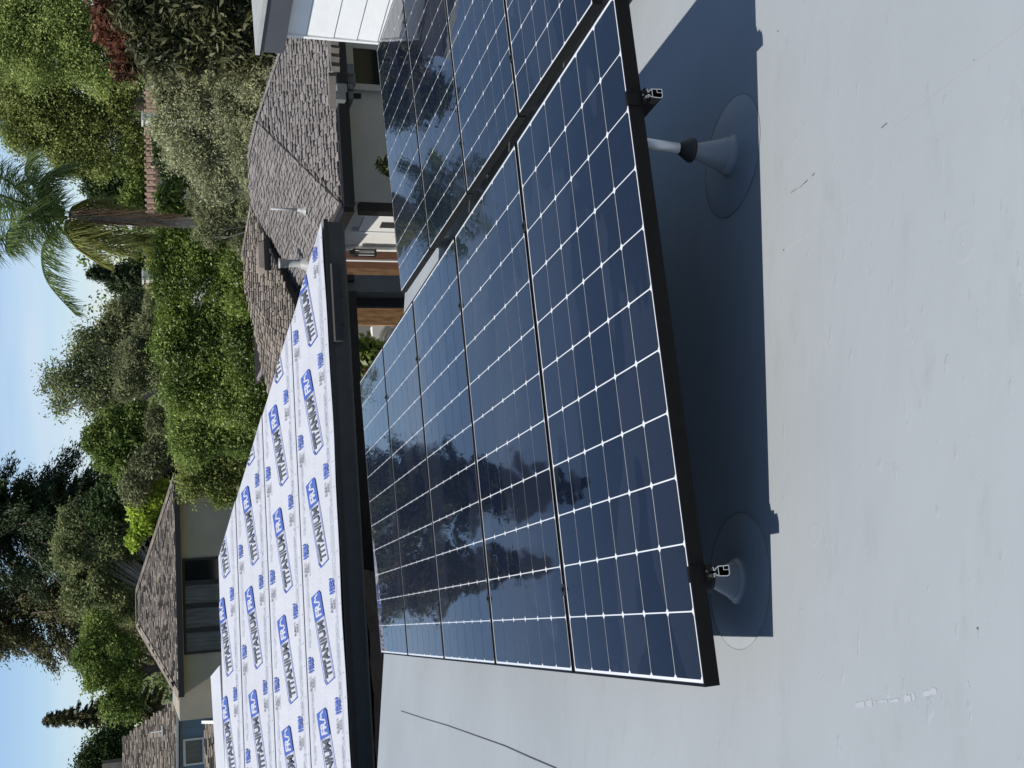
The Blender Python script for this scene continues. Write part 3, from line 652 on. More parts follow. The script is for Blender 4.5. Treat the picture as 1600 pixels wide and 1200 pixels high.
wallbox('letter_box', sB+.08, sB+.28, .95, 1.05, .003, .10, M['black'])
wallbox('door_trim', sB+.01, sB+.06, 0, 2.16, .003, .05, M['white']); wallbox('door_trim', sA-.06, sA-.01, 0, 2.16, .003, .05, M['white'])
sc, _ = s_at(570,387); sdd, _ = s_at(570,417)
for i_, (q0, q1) in enumerate(((sc, (sc+sdd)/2-.02), ((sc+sdd)/2+.02, sdd))):
    wallbox('window_panel', q0, q1, 1.15, 2.2, .012, .03, M['brownwood'])
for q0, q1, z0, z1 in ((sc-.06,sdd+.06,1.05,1.14),(sc-.06,sc-.005,1.141,2.25),(sdd+.005,sdd+.06,1.141,2.25),((sc+sdd)/2-.019,(sc+sdd)/2+.019,1.141,2.25)): wallbox('window_frame', q0, q1, z0, z1, .005, .05, M['white'])
# porch gutter return and lantern
sl, zl = s_at(545,381); lan = empty('wall_lantern', wl(sl,1.95,.12), 'small black wall lantern between the white door and the brown shutters', 'lantern')
b = MB()
for dx in (-.03,.03):
    for dy in (-.03,.03): b.bar(wl(sl+dx,1.80,.12+dy), wl(sl+dx,2.05,.12+dy), .014, .014, (0,1,0))
b.hexa([wl(sl-.045,2.05,.075),wl(sl-.045,2.05,.165),wl(sl+.045,2.05,.165),wl(sl+.045,2.05,.075),wl(sl-.02,2.12,.10),wl(sl-.02,2.12,.14),wl(sl+.02,2.12,.14),wl(sl+.02,2.12,.10)])
b.hexa([wl(sl-.04,1.78,.08),wl(sl-.04,1.78,.16),wl(sl+.04,1.78,.16),wl(sl+.04,1.78,.08),wl(sl-.04,1.80,.08),wl(sl-.04,1.80,.16),wl(sl+.04,1.80,.16),wl(sl+.04,1.80,.08)])
add(b, 'lantern_frame', M['black'], lan)
b = MB(); b.tube([wl(sl,1.805,.12), wl(sl,2.0,.12)], .03, 8); add(b, 'lantern_glass', M['white'], lan)
# window in the shaded wall by the white siding
xa, xb = at_y(560,77,WC[1]-.02)[0], at_y(560,132,WC[1]-.02)[0]
b = MB(); b.box(xb, WC[1]-.03, 1.0, xa, WC[1]-.002, 2.17); add(b, 'window', M['glassdark'], sh)
for (p, q_, z0, z1) in ((xb-.08,xb-.002,.9,2.26),(xa+.002,xa+.08,.9,2.26),(xb,xa,2.172,2.26)):
    b = MB(); b.box(p, WC[1]-.05, z0, q_, WC[1]-.002, z1); add(b, 'window_frame', M['midwall'], sh)
# pergola rafters beyond the corner of the white wall
perg = empty('pergola', at_d(523,110,10.6), 'row of weathered pergola rafters with cut ends between the white wall and the gutter', 'pergola')
for i, y in enumerate((66, 79, 93, 108)):
    p = at_d(523+i*.5, y, 10.7); q_ = at_d(513, y-62, 12.4); rb = MB(); rb.bar(p, q_, .05, .075); add(rb, 'rafter', M['oldwood'], perg)
rb = MB(); rb.bar(at_d(519,116,10.75), at_d(520,168,11.0), .05, .06); add(rb, 'edge_board', M['oldwood'], perg)
lat = empty('stacked_vent_boxes', at_y(555,135,8.7), 'stepped grey meter boxes with conduits on the shaded wall under the eave', 'meter box')
for (x0, y0, x1, y1, yy) in ((541,100,552,114,8.9),(543,115,555,130,8.95),(527,131,542,142,8.8),(525,143,540,155,8.8),(541,143,552,154,8.9),(543,131,552,138,8.9)):
    p = at_y(x0, y1, yy); q_ = at_y(x1, y0, yy); bb_ = MB(); bb_.box(p[0], yy, q_[2], q_[0], yy+.3, p[2]); add(bb_, 'meter_box', M['pier'], lat)
for yy_ in (147, 150, 153):
    p = at_y(552, yy_, 8.95); q_ = at_y(564, yy_, 8.95); bb_ = MB(); bb_.tube([p, q_], .012, 6); add(bb_, 'conduit', M['black'], lat)
# roof vents
def onroof(fn, x, y): return fn(x, y)
p = onB(477,328); v_ = empty('vent_pipe', p, 'thin grey vent pipe standing on the shingle roof, nearest the hip line', 'vent pipe')
top = at_y(437, 312, p[1]); bt = Vector((0,0,.50))
b = MB(); b.lathe((0,0,0), (0,0,1), [(0,.07),(.05,.032),(.10,.022),(.10,.018)], 16); b.build('flashing', M['vent'], v_, True)
b = MB(); b.tube([(0,0,.05),(0,0,.42)], .016, 12); b.build('pipe', M['vent'], v_, True)
p = at_pl(478,412,EC,nB); v_ = empty('roof_vent', p, 'capped round metal flue on the shingle roof above the white underlayment', 'roof vent')
b = MB(); b.lathe((0,0,0), (0,0,1), [(-.02,.11),(.07,.06),(.08,.05),(.24,.05)], 20); b.build('flue', M['vent'], v_, True)
b = MB(); b.lathe((0,0,0), (0,0,1), [(.24,.05),(.25,.062),(.33,.062),(.335,.07),(.35,.07),(.355,0)], 20); b.build('cap', M['vent'], v_, True)
p = onC(414,403); v_ = empty('slant_back_vent', p, 'low dark slant back vent on the far shingle slope', 'roof vent')
b = MB(); b.hexa([(-.22,-.16,-.04),(.22,-.16,-.04),(.22,.16,.06),(-.22,.16,.06),(-.18,-.12,.10),(.18,-.12,.10),(.18,.14,.10),(-.18,.14,.10)]); b.build('hood', M['shB'], v_)
b = MB(); b.hexa([(-.24,-.175,-.06),(.24,-.175,-.06),(.24,-.165,-.04),(-.24,-.165,-.04),(-.24,-.175,-.01),(.24,-.175,-.01),(.24,-.165,.03),(-.24,-.165,.03)]); b.build('flange', M['black'], v_)

# ------------------------------------------------------------------ white sided upper storey at the right
uh = empty('white_sided_house', (5.2, 6.2, 2.4), 'bright white sided wall with slate grey overhanging roof edge at the right', 'house')
D0 = 9.9; cbase = at_d(592,64,D0); cx, cy = cbase[0], cbase[1]
yaw = math.atan2(*(lambda d: (d[0], d[1]))(RC @ np.array([(204-800)/F, (1400-600)/F, 1.0])))
wd = np.array([-math.sin(yaw), -math.cos(yaw), 0]); wn = np.array([wd[1], -wd[0], 0])   # along the wall towards the camera; outward (left)
if wn[0] > 0: wn = -wn
ztop = at_d(446,52,D0)[2]; W1 = np.array([cx, cy, 0])
def uw(s, z, o=0): return W1 + wd*s + wn*o + np.array([0,0,z])
b = MB(); b.hexa([uw(0,2.0,-4),uw(0,2.0,-.03),uw(6,2.0,-.03),uw(6,2.0,-4),uw(0,ztop,-4),uw(0,ztop,-.03),uw(6,ztop,-.03),uw(6,ztop,-4)]); add(b, 'wall_core', M['whitewall'], uh)
zs = [at_d(x,57,D0)[2] for x in (590,557.5,521,478,447)]
zs = [zs[0]-.6, zs[0]-.3] + zs
for i in range(len(zs)-1):
    b = MB(); z0, z1 = zs[i], zs[i+1]-.006
    b.hexa([uw(.0,z0,-.028),uw(0,z0,.006),uw(6,z0,.006),uw(6,z0,-.028),uw(0,z1,-.028),uw(0,z1,.0),uw(6,z1,.0),uw(6,z1,-.028)]); add(b, 'siding_board', M['whitewall'], uh)
b = MB(); b.hexa([uw(-.025,zs[0],-.05),uw(-.025,zs[0],.02),uw(-.001,zs[0],.02),uw(-.001,zs[0],-.05),uw(-.025,ztop,-.05),uw(-.025,ztop,.02),uw(-.001,ztop,.02),uw(-.001,ztop,-.05)]); add(b, 'corner_trim', M['white'], uh)
OV = .11
zf0 = ztop+.005; zf1 = at_d(411,66,D0-.2)[2]
b = MB(); b.hexa([uw(-.13,zf0,-4.2),uw(-.13,zf0,OV),uw(6,zf0,OV),uw(6,zf0,-4.2),uw(-.13,zf1,-4.2),uw(-.13,zf1,OV),uw(6,zf1,OV),uw(6,zf1,-4.2)]); add(b, 'roof_edge', M['slate'] if 'slate' in M else mat('slate_metal', (.055,.06,.068), .5, .06, 4), uh)
b = MB(); b.hexa([uw(-.15,zf1+.001,-4.2),uw(-.15,zf1+.001,OV+.02),uw(6,zf1+.001,OV+.02),uw(6,zf1+.001,-4.2),uw(-.15,zf1+.035,-4.2),uw(-.15,zf1+.035,OV+.02),uw(6,zf1+.035,OV+.02),uw(6,zf1+.035,-4.2)]); add(b, 'metal_coping', M['vent'], uh)

# ------------------------------------------------------------------ courtyard end: white wall, cooling unit, planter, fence
b = MB(); p = at_y(565,507,13.2); q_ = at_y(565,600,13.2); b.box(q_[0]-1, 13.2, 0, p[0]+.8, 13.35, 2.45)
tag(b.build('white_garden_wall', M['palewall']), 'sunlit white wall at the end of the courtyard behind the cooling unit', 'wall')
ac = empty('cooling_unit', at_z(620,520,0), 'white outdoor cooling unit standing against the sunlit wall past the plywood', 'cooling unit')
pa, pb = at_y(600,509,12.7), at_y(600,548,12.7); zt_ = at_y(582,520,12.7)[2]
b = MB(); b.box(pb[0], 12.7, .3, pa[0], 13.05, zt_); add(b, 'casing', M['white'], ac)
cxx, czz = (pb[0]*.6+pa[0]*.4), zt_-.35
for r_ in (.08,.14,.20,.26):
    b = MB(); b.tube([(cxx+r_*math.cos(t*math.pi/12), 12.685, czz+r_*math.sin(t*math.pi/12)) for t in range(25)], .005, 4, cap=False); add(b, 'fan_guard_ring', M['vent'], ac)
b = MB(); b.lathe((cxx,12.698,czz), (0,-1,0), [(0,.27),(.003,.27),(.003,0)], 24); add(b, 'fan_opening', M['vent'], ac)
b = MB(); z_ = at_y(575,520,13.15)[2]; b.box(pb[0], 13.12, z_-.03, pa[0], 13.19, z_+.01); add(b, 'pipe_cover', M['vent'], ac)
pa, pb = at_y(590,573,11.9), at_y(590,640,11.9)
fz = at_y(571,590,11.9)[2]
fen = empty('wood_planter_fence', (pb[0], 11.9, 0), 'brown board fence glimpsed below the flowering shrub past the solar panels', 'fence')
for i in range(9):
    b = MB(); xx = pb[0] + (pa[0]-pb[0])*i/9; b.box(xx, 11.9, 0, xx+(pa[0]-pb[0])/9-.008, 11.93, fz+.004*(i % 3)); add(b, 'board', M['brownwood'], fen)

# ------------------------------------------------------------------ tan house
DT = 43.
tan = empty('tan_house', at_d(300,930,DT)*[1,1,0], 'tan stucco house with brown shingle hip roof and black framed windows beyond the white roof', 'house')
e0 = at_d(275,1088,DT); e1 = at_d(275,745,DT); ez = (e0[2]+e1[2])/2; e0[2] = e1[2] = ez
hd = (e1-e0)/np.linalg.norm(e1-e0); bk = np.array([-hd[1], hd[0], 0]); 
if np.dot(bk, [0,1,0]) < 0: bk = -bk
rt0, rt1 = e0, e1; half = np.linalg.norm(e1-e0)/2
dpl = np.dot(at_d(210,950,DT)-e0, hd)
rr0 = at_d(212,925,DT+4.2); rr1 = at_d(212,975,DT+4.2); rzT = rr0[2]
dep = 4.2
ridgeA = e0 + hd*(np.dot(rr1-e0,hd)) + bk*dep; ridgeA[2] = rzT; ridgeB = e0 + hd*(np.dot(rr0-e0,hd)) + bk*dep; ridgeB[2] = rzT
def pn(a, b_, c): n = np.cross(b_-a, c-a); n = n/np.linalg.norm(n); return n if n[2] > 0 else -n
shingle_face(tan, [e0, e1, ridgeB, ridgeA], pn(e0,e1,ridgeB), M['shB'], 11, .125, .10, .28, .018)
f0, f1 = e0+bk*2*dep, e1+bk*2*dep
shingle_face(tan, [e0, ridgeA, f0], pn(e0,ridgeA,f0), M['shB'], 12, .25, .3, .6, .02); shingle_face(tan, [e1, f1, ridgeB], pn(e1,f1,ridgeB), M['shB'], 13, .25, .3, .6, .02)
caps(tan, e0, ridgeA, M['shB'], 'hip_cap', .4, .3); caps(tan, e1, ridgeB, M['shB'], 'hip_cap', .4, .3); caps(tan, ridgeA, ridgeB, M['shB'], 'ridge_cap', .4, .3)
b = MB(); up3 = np.array([0,0,1.]); b.bar(e0-bk*.05-up3*.10, e1-bk*.05-up3*.10, .10, .19); b.bar(e0-bk*.05-up3*.10, f0-up3*.10, .1, .19); b.bar(e1-bk*.05-up3*.10, f1-up3*.10, .1, .19); add(b, 'gutter', M['black'], tan)
w0 = e0+bk*.75+hd*np.dot(at_d(290,1130,DT)-e0,hd); w1 = e0+bk*.75+hd*np.dot(at_d(290,777,DT)-e0,hd)
def gz(p, z): q = np.array(p); q[2] = z; return q
b = MB(); b.prism([gz(w0,0), gz(w1,0), gz(w1,ez-.05), gz(w0,ez-.05)], bk*7); add(b, 'wall', M['tan'], tan)
b = MB(); b.prism([gz(e0+bk*.02,ez-.22), gz(e1+bk*.02,ez-.22), gz(e1+bk*.74,ez-.2), gz(e0+bk*.74,ez-.2)], (0,0,.03)); add(b, 'soffit', M['tan'], tan)
b = MB(); b.bar(gz(w1-bk*.06-hd*.10,0), gz(w1-bk*.06-hd*.10,ez-.2), .1, .1, (0,1,0)); add(b, 'downspout', M['tan'], tan)
def fw(x, y): P = at_pl(x, y, w0-bk*.01, bk); return P
wz1 = fw(281,950)[2]
ys = [1022, 985, 947, 911, 872]
for i in range(4):
    pa = gz(fw(300,ys[i]),0); pb = gz(fw(300,ys[i+1]),0); wroot = MB()
    t = .09
    for (s0, s1, z0, z1) in ((0,t,wz1-2.2,wz1),(1,-t,wz1-2.2,wz1)):
        a = pa if s0 == 0 else pb; c = pa+hd*t if s0 == 0 else pb-hd*t
        wroot.prism([gz(a,z0), gz(c,z0), gz(c,z1), gz(a,z1)], -bk*.05)
    wroot.prism([gz(pa+hd*(t+.001),wz1-.2), gz(pb-hd*(t+.001),wz1-.2), gz(pb-hd*(t+.001),wz1), gz(pa+hd*(t+.001),wz1)], -bk*.05)
    fo = add(wroot, 'window_frame', M['black'], tan)
    g2 = MB(); g2.prism([gz(pa+hd*t,wz1-2.2), gz(pb-hd*t,wz1-2.2), gz(pb-hd*t,wz1-.19), gz(pa+hd*t,wz1-.19)], -bk*.012); g_ = g2.build('window_pane', M['glassdark' if i == 3 else 'curtain'], fo)

# ------------------------------------------------------------------ blue house
DB = 52.
blue = empty('blue_house', at_d(300,1180,DB)*[1,1,0], 'blue sided house with brown shingle roof at the left edge, white framed window', 'house')
wB = at_d(278,1090,DB); wB2 = at_d(278,1260,DB); nn = bk
def ob(x, y, o=0): return at_pl(x, y, wB+bk*o, bk)
b = MB(); pa, pb = ob(277,1100), ob(277,1260); b.prism([gz(pa,0), gz(pb,0), pb, pa], bk*6); add(b, 'wall', M['bluewall'], blue)
for i in range(14):
    q_ = pa + (pb-pa)*(i+.5)/14; s_ = MB(); s_.bar(gz(q_-bk*.012,.4), gz(q_-bk*.012,pa[2]-.05), .05, .02, bk); add(s_, 'batten', M['bluewall'], blue)
rfB = [ob(277,1092,-.6), ob(277,1270,-.6), ob(205,1290,5), ob(191,1155,5), ob(212,1092,5)]
shingle_face(blue, [rfB[0], rfB[1], rfB[2], rfB[3]], pn(rfB[0],rfB[1],rfB[3]), M['shB'], 21, .15, .15, .4, .022)
pq = [ob(210,1098,1.5), ob(193,1150,5.0), ob(270,1086,-.2)]
b = MB(); b.bar(ob(277,1095,-.65), ob(277,1265,-.65), .1, .1); add(b, 'gutter', M['vent'], blue)
b = MB(); b.box(-.6,-.5,0,.6,.5,1.1); 
chim = ob(192,1190,5.2); b = MB(); b.prism([chim, chim-hd*2.5, chim-hd*2.5+up3*.9, chim+up3*.9], bk*1.2); add(b, 'upper_roof_box', M['shB'], blue)
b = MB(); x0, x1 = ob(288,1155,-.03), ob(288,1197,-.03); zt_ = ob(286,1175)[2]; zb_ = ob(320,1175)[2]
for a_, c_, z0, z1 in ((0,.07,zb_,zt_),(.93,1,zb_,zt_),(.0705,.9295,zt_-.1,zt_),(.0705,.9295,zb_,zb_+.1)):
    A_, B_ = gz(x0+(x1-x0)*a_,0), gz(x0+(x1-x0)*c_,0); b.prism([gz(A_,z0), gz(B_,z0), gz(B_,z1), gz(A_,z1)], -bk*.06)
fo = add(b, 'window_frame', M['white'], blue)
b = MB(); A_, B_ = x0+(x1-x0)*.07, x0+(x1-x0)*.93; b.prism([gz(A_,zb_+.1), gz(B_,zb_+.1), gz(B_,zt_-.1), gz(A_,zt_-.1)], -bk*.01); b.build('window_pane', M['curtain'], fo)
# low shingled lean-to in front of the blue wall
l0, l1, l2, l3 = ob(345,1128,-3.2), ob(345,1260,-3.2), ob(319,1260,-1.2), ob(319,1128,-1.2)
shingle_face(blue, [l0, l1, l2, l3], pn(l0,l1,l2), M['shB'], 22, .2, .2, .5, .03)
b = MB(); b.bar(l3+up3*.05-bk*.02, l0+up3*.05, .12, .12); add(b, 'barge_board', M['white'], blue)
p = ob(255,1142,1.6); vt = empty('turned_vent', at_pl(255,1142,rfB[0],pn(rfB[0],rfB[1],rfB[3])), 'small white T shaped vent on the blue house roof', 'roof vent')
b = MB(); b.tube([(0,0,0),(0,0,.55)], .03, 8); b.build('pipe', M['white'], vt); b = MB(); b.bar(Vector(-hd*.22)+Vector((0,0,.05)), Vector(hd*.22)+Vector((0,0,.05)), .12, .06); b.build('vent_base', M['white'], vt)

# ------------------------------------------------------------------ far terracotta roofs
def tile_roof(y0, y1, xr, xe, D, label):
    a, b_ = at_d(xr, y0, D+2.2), at_d(xr, y1, D+2.2); e, f_ = at_d(xe, y0, D), at_d(xe, y1, D)
    z = (a[2]+b_[2])/2; a[2] = b_[2] = z; z = (e[2]+f_[2])/2; e[2] = f_[2] = z
    r = empty('tile_roofed_house', gz((e+f_)/2, 0), label, 'house', 'far houses with terracotta roofs')
    d = (b_-a); Ln = np.linalg.norm(d); n_ = int(Ln/.28)
    b = MB(); b.prism([e, f_, b_, a], (0,0,-.15)); add(b, 'roof_deck', M['terracotta'], r)
    b = MB()
    for i in range(n_):
        t_ = (i+.5)/n_; p, q_ = e+(f_-e)*t_, a+(b_-a)*t_
        for k in range(7):
            pp, qq = p+(q_-p)*k/7, p+(q_-p)*(k+1.1)/7; b.tube([pp+[0,0,.035], qq+[0,0,.01]], .10, 5, cap=True)
    o = add(b, 'roof_tiles', M['terracotta'], r); o['kind'] = 'stuff'
    dd = d/Ln; bkk = np.array([-dd[1], dd[0], 0]); 
    if bkk[1] < 0: bkk = -bkk
    b = MB(); b.prism([gz(e+bkk*.5,0), gz(f_+bkk*.5,0), f_+bkk*.5-up3*.15, e+bkk*.5-up3*.15], bkk*5); add(b, 'wall', M['palewall'], r)
    return r, a, b_
r1, a1, b1 = tile_roof(335, 205, 229, 243, 58, 'far house with terracotta tile roof right of the palm trunk')
r2, a2, b2 = tile_roof(478, 368, 229, 243, 60, 'far house with terracotta tile roof left of the palm, white chimney on it')
def chimney(x0, x1, y, D, root, w=.5):
    p = at_d(x1, y, D); q_ = at_d(x0, y, D); b = MB(); b.box(p[0]-w/2, p[1]-.3, p[2]-.6, p[0]+w/2, p[1]+.3, q_[2]-.08); b.box(p[0]-w/2-.06, p[1]-.36, q_[2]-.08, p[0]+w/2+.06, p[1]+.36, q_[2]); add(b, 'chimney', M['palewall'], root)
chimney(222, 232, 432, 60, r2, .5); chimney(221, 229, 186, 58, r1, .35)
# grey metal roof beyond, partly hidden
r3, a3, b3 = tile_roof(205, 140, 228, 246, 60, 'far house with grey brown roof ridge between the hedges at the right')

# ------------------------------------------------------------------ trees
def crown_mesh(name, blobs, n, leaf, mt, seed, clump=.35, per=26, shell=.55, asp=.5, updir=.5, flat=1.0):
    rg = np.random.default_rng(seed); C_ = np.array([b[0] for b in blobs]); Rr = np.array([b[1] for b in blobs], float)
    if Rr.ndim == 1: Rr = np.stack([Rr]*3, 1)
    w = (Rr.prod(1))**.6; w /= w.sum(); nc = max(1, n//per); bi = rg.choice(len(blobs), nc, p=w)
    d = rg.normal(size=(nc,3)); d /= np.linalg.norm(d, axis=1)[:,None]
    rad = shell + (1-shell)*rg.random(nc)**.7; rad *= 1 + .12*np.sin(d[:,0]*5+d[:,2]*7+bi)
    cc = C_[bi] + d*Rr[bi]*rad[:,None]
    csz = clump*(.5+rg.random(nc))
    li = np.repeat(np.arange(nc), per); N = len(li)
    p = cc[li] + rg.normal(size=(N,3))*(csz[li]*.5)[:,None]*[1,1,.75*flat]
    nrm = rg.normal(size=(N,3))*.8 + d[li]*.5 + [0,0,updir]; nrm /= np.linalg.norm(nrm, axis=1)[:,None]
    t = rg.normal(size=(N,3)); t -= (t*nrm).sum(1)[:,None]*nrm; t /= np.linalg.norm(t, axis=1)[:,None]; s = np.cross(nrm, t)
    ls = leaf*(.6+.8*rg.random(N))[:,None]; V = np.empty((N,4,3)); V[:,0] = p-t*ls*.5; V[:,1] = p+s*ls*asp*.5; V[:,2] = p+t*ls*.5; V[:,3] = p-s*ls*asp*.5
    return quads(name, V.reshape(-1,3), mt), cc
def tree(blobs, D, n, leaf, mt, label, seed, cat='tree', name='tree', bark='bark', clump=.35, per=26, shell=.5, asp=.5, tr=None, limbs=10, updir=.5, twigs=0, trunk_at=None, squash=(1,1,1), lump=13):
    """blobs: (photo x, photo y, radius px, [depth offset]) at horizontal distance D"""
    W_ = []
    for bl in blobs:
        dd = D + (bl[3] if len(bl) > 3 else 0); P = at_d(bl[0], bl[1], dd); r = bl[2]*np.linalg.norm(P-C)/F; W_.append((P, np.array([r*squash[0], r*squash[1], r*squash[2]])))
    cen = np.mean([w[0] for w in W_], 0) if trunk_at is None else at_d(*trunk_at, D)
    root = empty(name, (cen[0], cen[1], 0), label, cat)
    if lump:
        rgl = np.random.default_rng(seed+900); W2 = []
        for P, rv in W_:
            W2.append((P, rv*.66))
            for _ in range(lump):
                d_ = rgl.normal(size=3); d_[2] = d_[2]*.8+.25; d_[1] -= .35; d_ /= np.linalg.norm(d_); k_ = rgl.uniform(.22,.42); W2.append((P+d_*rv*(1.02-k_), rv*k_))
        W_ = W2; clump = clump*.55
    me, cc = crown_mesh('crown', W_, n, leaf, mt, seed, clump, per, shell, asp, updir); o = link('crown', me, root); o.location = -root.location
    zt_ = max(w[0][2] for w in W_); r0 = tr if tr else .02*zt_+.05
    b = MB(); hb = max(.6, min(w[0][2] for w in W_)-.3); b.tube([(cen[0],cen[1],-.1),(cen[0]+.05,cen[1],hb*.5),(cen[0],cen[1],hb),(cen[0]+.1,cen[1]+.1,hb*.6+zt_*.4),(cen[0],cen[1],hb*.3+zt_*.7)], [r0*1.3,r0,r0*.9,r0*.5,r0*.15], 8)
    add(b, 'trunk', M[bark], root, True)
    rg = random.Random(seed); b = MB()
    for k in range(limbs+twigs):
        q_ = cc[rg.randrange(len(cc))]; z0 = min(zt_*.85, max(hb*.6, q_[2]-abs(q_[0]-cen[0])*.9-1)); s_ = np.array([cen[0], cen[1], z0]); mid = s_*.45+q_*.55 + np.array([rg.uniform(-.2,.2), rg.uniform(-.2,.2), .25])
        rr_ = r0*.38 if k < limbs else r0*.16; b.tube([s_, mid, q_], [rr_, rr_*.6, rr_*.2], 5)
    add(b, 'limbs', M[bark], root)
    return root
G = {}
G['bright'] = leafmat('leaf_bright_green', (.19,.25,.07), (.42,.50,.17), .4, .8)
G['mid'] = leafmat('leaf_mid_green', (.10,.155,.035), (.26,.34,.09), .35, .7)
G['dark'] = leafmat('leaf_dark_green', (.028,.05,.018), (.08,.12,.04), .2, .6)
G['citrus'] = leafmat('leaf_glossy_green', (.06,.10,.018), (.24,.32,.055), .3, 1.0, gloss=.6)
G['lime'] = leafmat('leaf_lime', (.30,.42,.05), (.55,.66,.11), .4, .8)
G['sage'] = leafmat('leaf_sage', (.20,.215,.11), (.46,.475,.28), .3, 1.0)
G['olive'] = leafmat('leaf_olive', (.11,.125,.06), (.26,.28,.14), .3, .8)
G['yellow'] = leafmat('leaf_yellow_green', (.13,.165,.045), (.33,.38,.12), .35, .9)
G['red'] = leafmat('leaf_red_brown', (.06,.035,.02), (.24,.09,.055), .3, .8)
G['loquat'] = leafmat('leaf_loquat', (.024,.034,.012), (.125,.125,.05), .2, 1.4, gloss=.3)
G['conifer'] = leafmat('needle_dark', (.016,.032,.014), (.065,.095,.042), .15, .35)
G['deodar'] = leafmat('needle_brown_green', (.06,.064,.026), (.17,.165,.075), .2, .4)
G['birch'] = leafmat('leaf_grey_green', (.12,.145,.06), (.30,.34,.15), .35, .7)
G['palm'] = leafmat('palm_green', (.075,.12,.035), (.22,.30,.11), .3, .9)
G['palmy'] = leafmat('palm_yellow', (.13,.15,.035), (.30,.31,.09), .35, .9)

# far wooded background that reads as one mass
rgf = np.random.default_rng(5); bl = []
for i in range(60):
    y = -500 + i*38; D = 95 + 25*rgf.random(); P = at_d(222+rgf.uniform(-8,14), y, D); bl.append((P, np.array([4.5, 4.5, 3.4+rgf.random()*1.6])))
me, _ = crown_mesh('far_woodland', bl, 40000, .5, G['mid'], 3, 1.0, 20, .5); tag(link('far_woodland', me), 'distant belt of mixed green trees on the horizon', 'woodland', kind='stuff')

T = tree
# hedges and shrubs just behind the shingle roof
T([(262,120,32),(300,90,42),(345,120,50),(300,170,48),(345,200,55),(285,235,40),(330,270,50),(375,165,40,-1),(385,240,34,-1),(262,200,25),(375,110,35,-1),(398,150,24,-1.5),(400,210,22,-1.5),(400,90,24,-1.5),(392,275,22,-1.5),(248,158,11),(247,196,11),(252,140,12)], 19, 110000, .05, G['sage'], 'large pale sage green shrub rising behind the shingle ridge', 31, 'shrub', 'pale_shrub', clump=.26, per=48, shell=.72, asp=.4, bark='barkpale', limbs=14, twigs=25, tr=.035)
T([(325,315,28),(365,335,32),(330,355,30),(375,375,22),(395,330,20,-1)], 21, 20000, .08, G['olive'], 'grey green feathery shrub behind the roof notch below the palm', 32, 'shrub', 'feathery_shrub', clump=.22, per=24, shell=.5, asp=.2, bark='barkpale', twigs=14, tr=.03)
T([(262,30,40),(215,20,30),(320,35,50),(365,60,45),(385,15,40),(300,75,34),(240,75,30),(405,75,26),(408,40,26)], 15.5, 16000, .125, G['loquat'], 'dark large leaved loquat tree with tan new shoots beside the slate roof edge', 33, name='loquat_tree', lump=9, clump=.3, per=16, shell=.6, asp=.28)
T([(172,15,24),(185,60,26),(200,95,22),(170,45,18),(205,30,25),(225,60,20),(232,18,26),(248,48,20)], 17, 8000, .12, G['red'], 'photinia tree with coppery red leaves above the loquat', 34, name='red_leaved_tree', clump=.25, per=16, shell=.6, asp=.3)
T([(40,20,55),(100,30,55),(60,90,45),(120,80,42),(0,60,45),(20,-20,50),(150,120,24),(185,40,40),(200,90,30)], 64, 130000, .135, G['bright'], 'tall bright green leafy tree at the far right, small fluttering leaves', 35, name='bright_green_tree', clump=1.15, per=70, shell=.45, asp=.6, bark='barkpale', limbs=16, twigs=20)
T([(50,150,42),(90,150,40),(70,205,42),(130,190,35),(150,240,32),(110,245,30),(30,210,22),(190,130,30),(180,180,30),(205,100,28),(205,225,26),(20,160,30)], 68, 135000, .14, G['yellow'], 'broad olive green tree with pale branches right of the palm', 36, name='spreading_tree', clump=1.15, per=70, shell=.45, asp=.6, bark='barkpale', limbs=20, twigs=34)
T([(-20,150,40),(-60,148,44),(-100,142,42),(-140,138,34),(-165,140,24),(20,150,30)], 80, 30000, .34, G['dark'], 'tall dark evergreen rising above the olive green tree', 37, name='tall_evergreen', clump=1.3, per=26, shell=.5)
T([(150,285,24),(175,300,24),(200,290,24),(185,325,20),(135,262,16),(215,320,18),(225,340,16),(225,270,16)], 76, 44000, .19, G['dark'], 'dense dark round tree just right of the palm trunk', 38, name='dark_round_tree', clump=.8)
T([(200,250,20),(215,280,18),(205,310,18),(215,235,16)], 70, 14000, .22, G['mid'], 'small green tree standing in front of the dark round tree', 39, clump=.6)
T([(252,235,11),(250,215,10),(256,310,10),(262,320,14),(275,290,20),(300,270,18),(262,262,14),(290,330,14)], 24.6, 14000, .085, G['citrus'], 'low glossy green bush at the foot of the palm on its right', 40, 'bush', 'glossy_bush', clump=.25)
# green hedge mass
T([(247,415,13),(246,388,12),(250,452,12),(265,385,26),(300,385,34),(340,395,34),(300,430,38),(350,445,34),(265,440,24),(375,415,22,-1),(385,470,26,-1)], 24.5, 80000, .064, G['citrus'], 'bright green glossy hedge tree directly left of the palm trunk', 41, name='hedge_tree', clump=.40, per=60, shell=.62)
T([(290,500,40),(345,505,42),(280,550,38),(335,560,44),(385,530,30,-1),(390,590,30,-1),(300,610,40),(355,620,42),(395,500,22,-1),(408,560,24,-1),(412,610,24,-1),(400,530,22,-1),(395,650,22,-1)], 25, 120000, .070, G['citrus'], 'largest dark green hedge tree with deep shaded gaps above the white roof', 42, name='hedge_tree', clump=.45, per=60, shell=.62)
T([(290,665,34),(335,670,38),(370,680,30),(300,700,26)], 26, 45000, .075, G['mid'], 'mid green hedge tree between the dark one and the yellow green one', 43, name='hedge_tree', clump=.34, per=24, shell=.6)
T([(300,715,28),(335,730,30),(365,720,26),(300,755,24),(345,765,24),(385,700,26),(385,730,22)], 30, 48000, .08, G['yellow'], 'yellow green leafy tree at the right corner of the tan house', 44, name='yellow_green_tree', clump=.36, per=24, shell=.6)
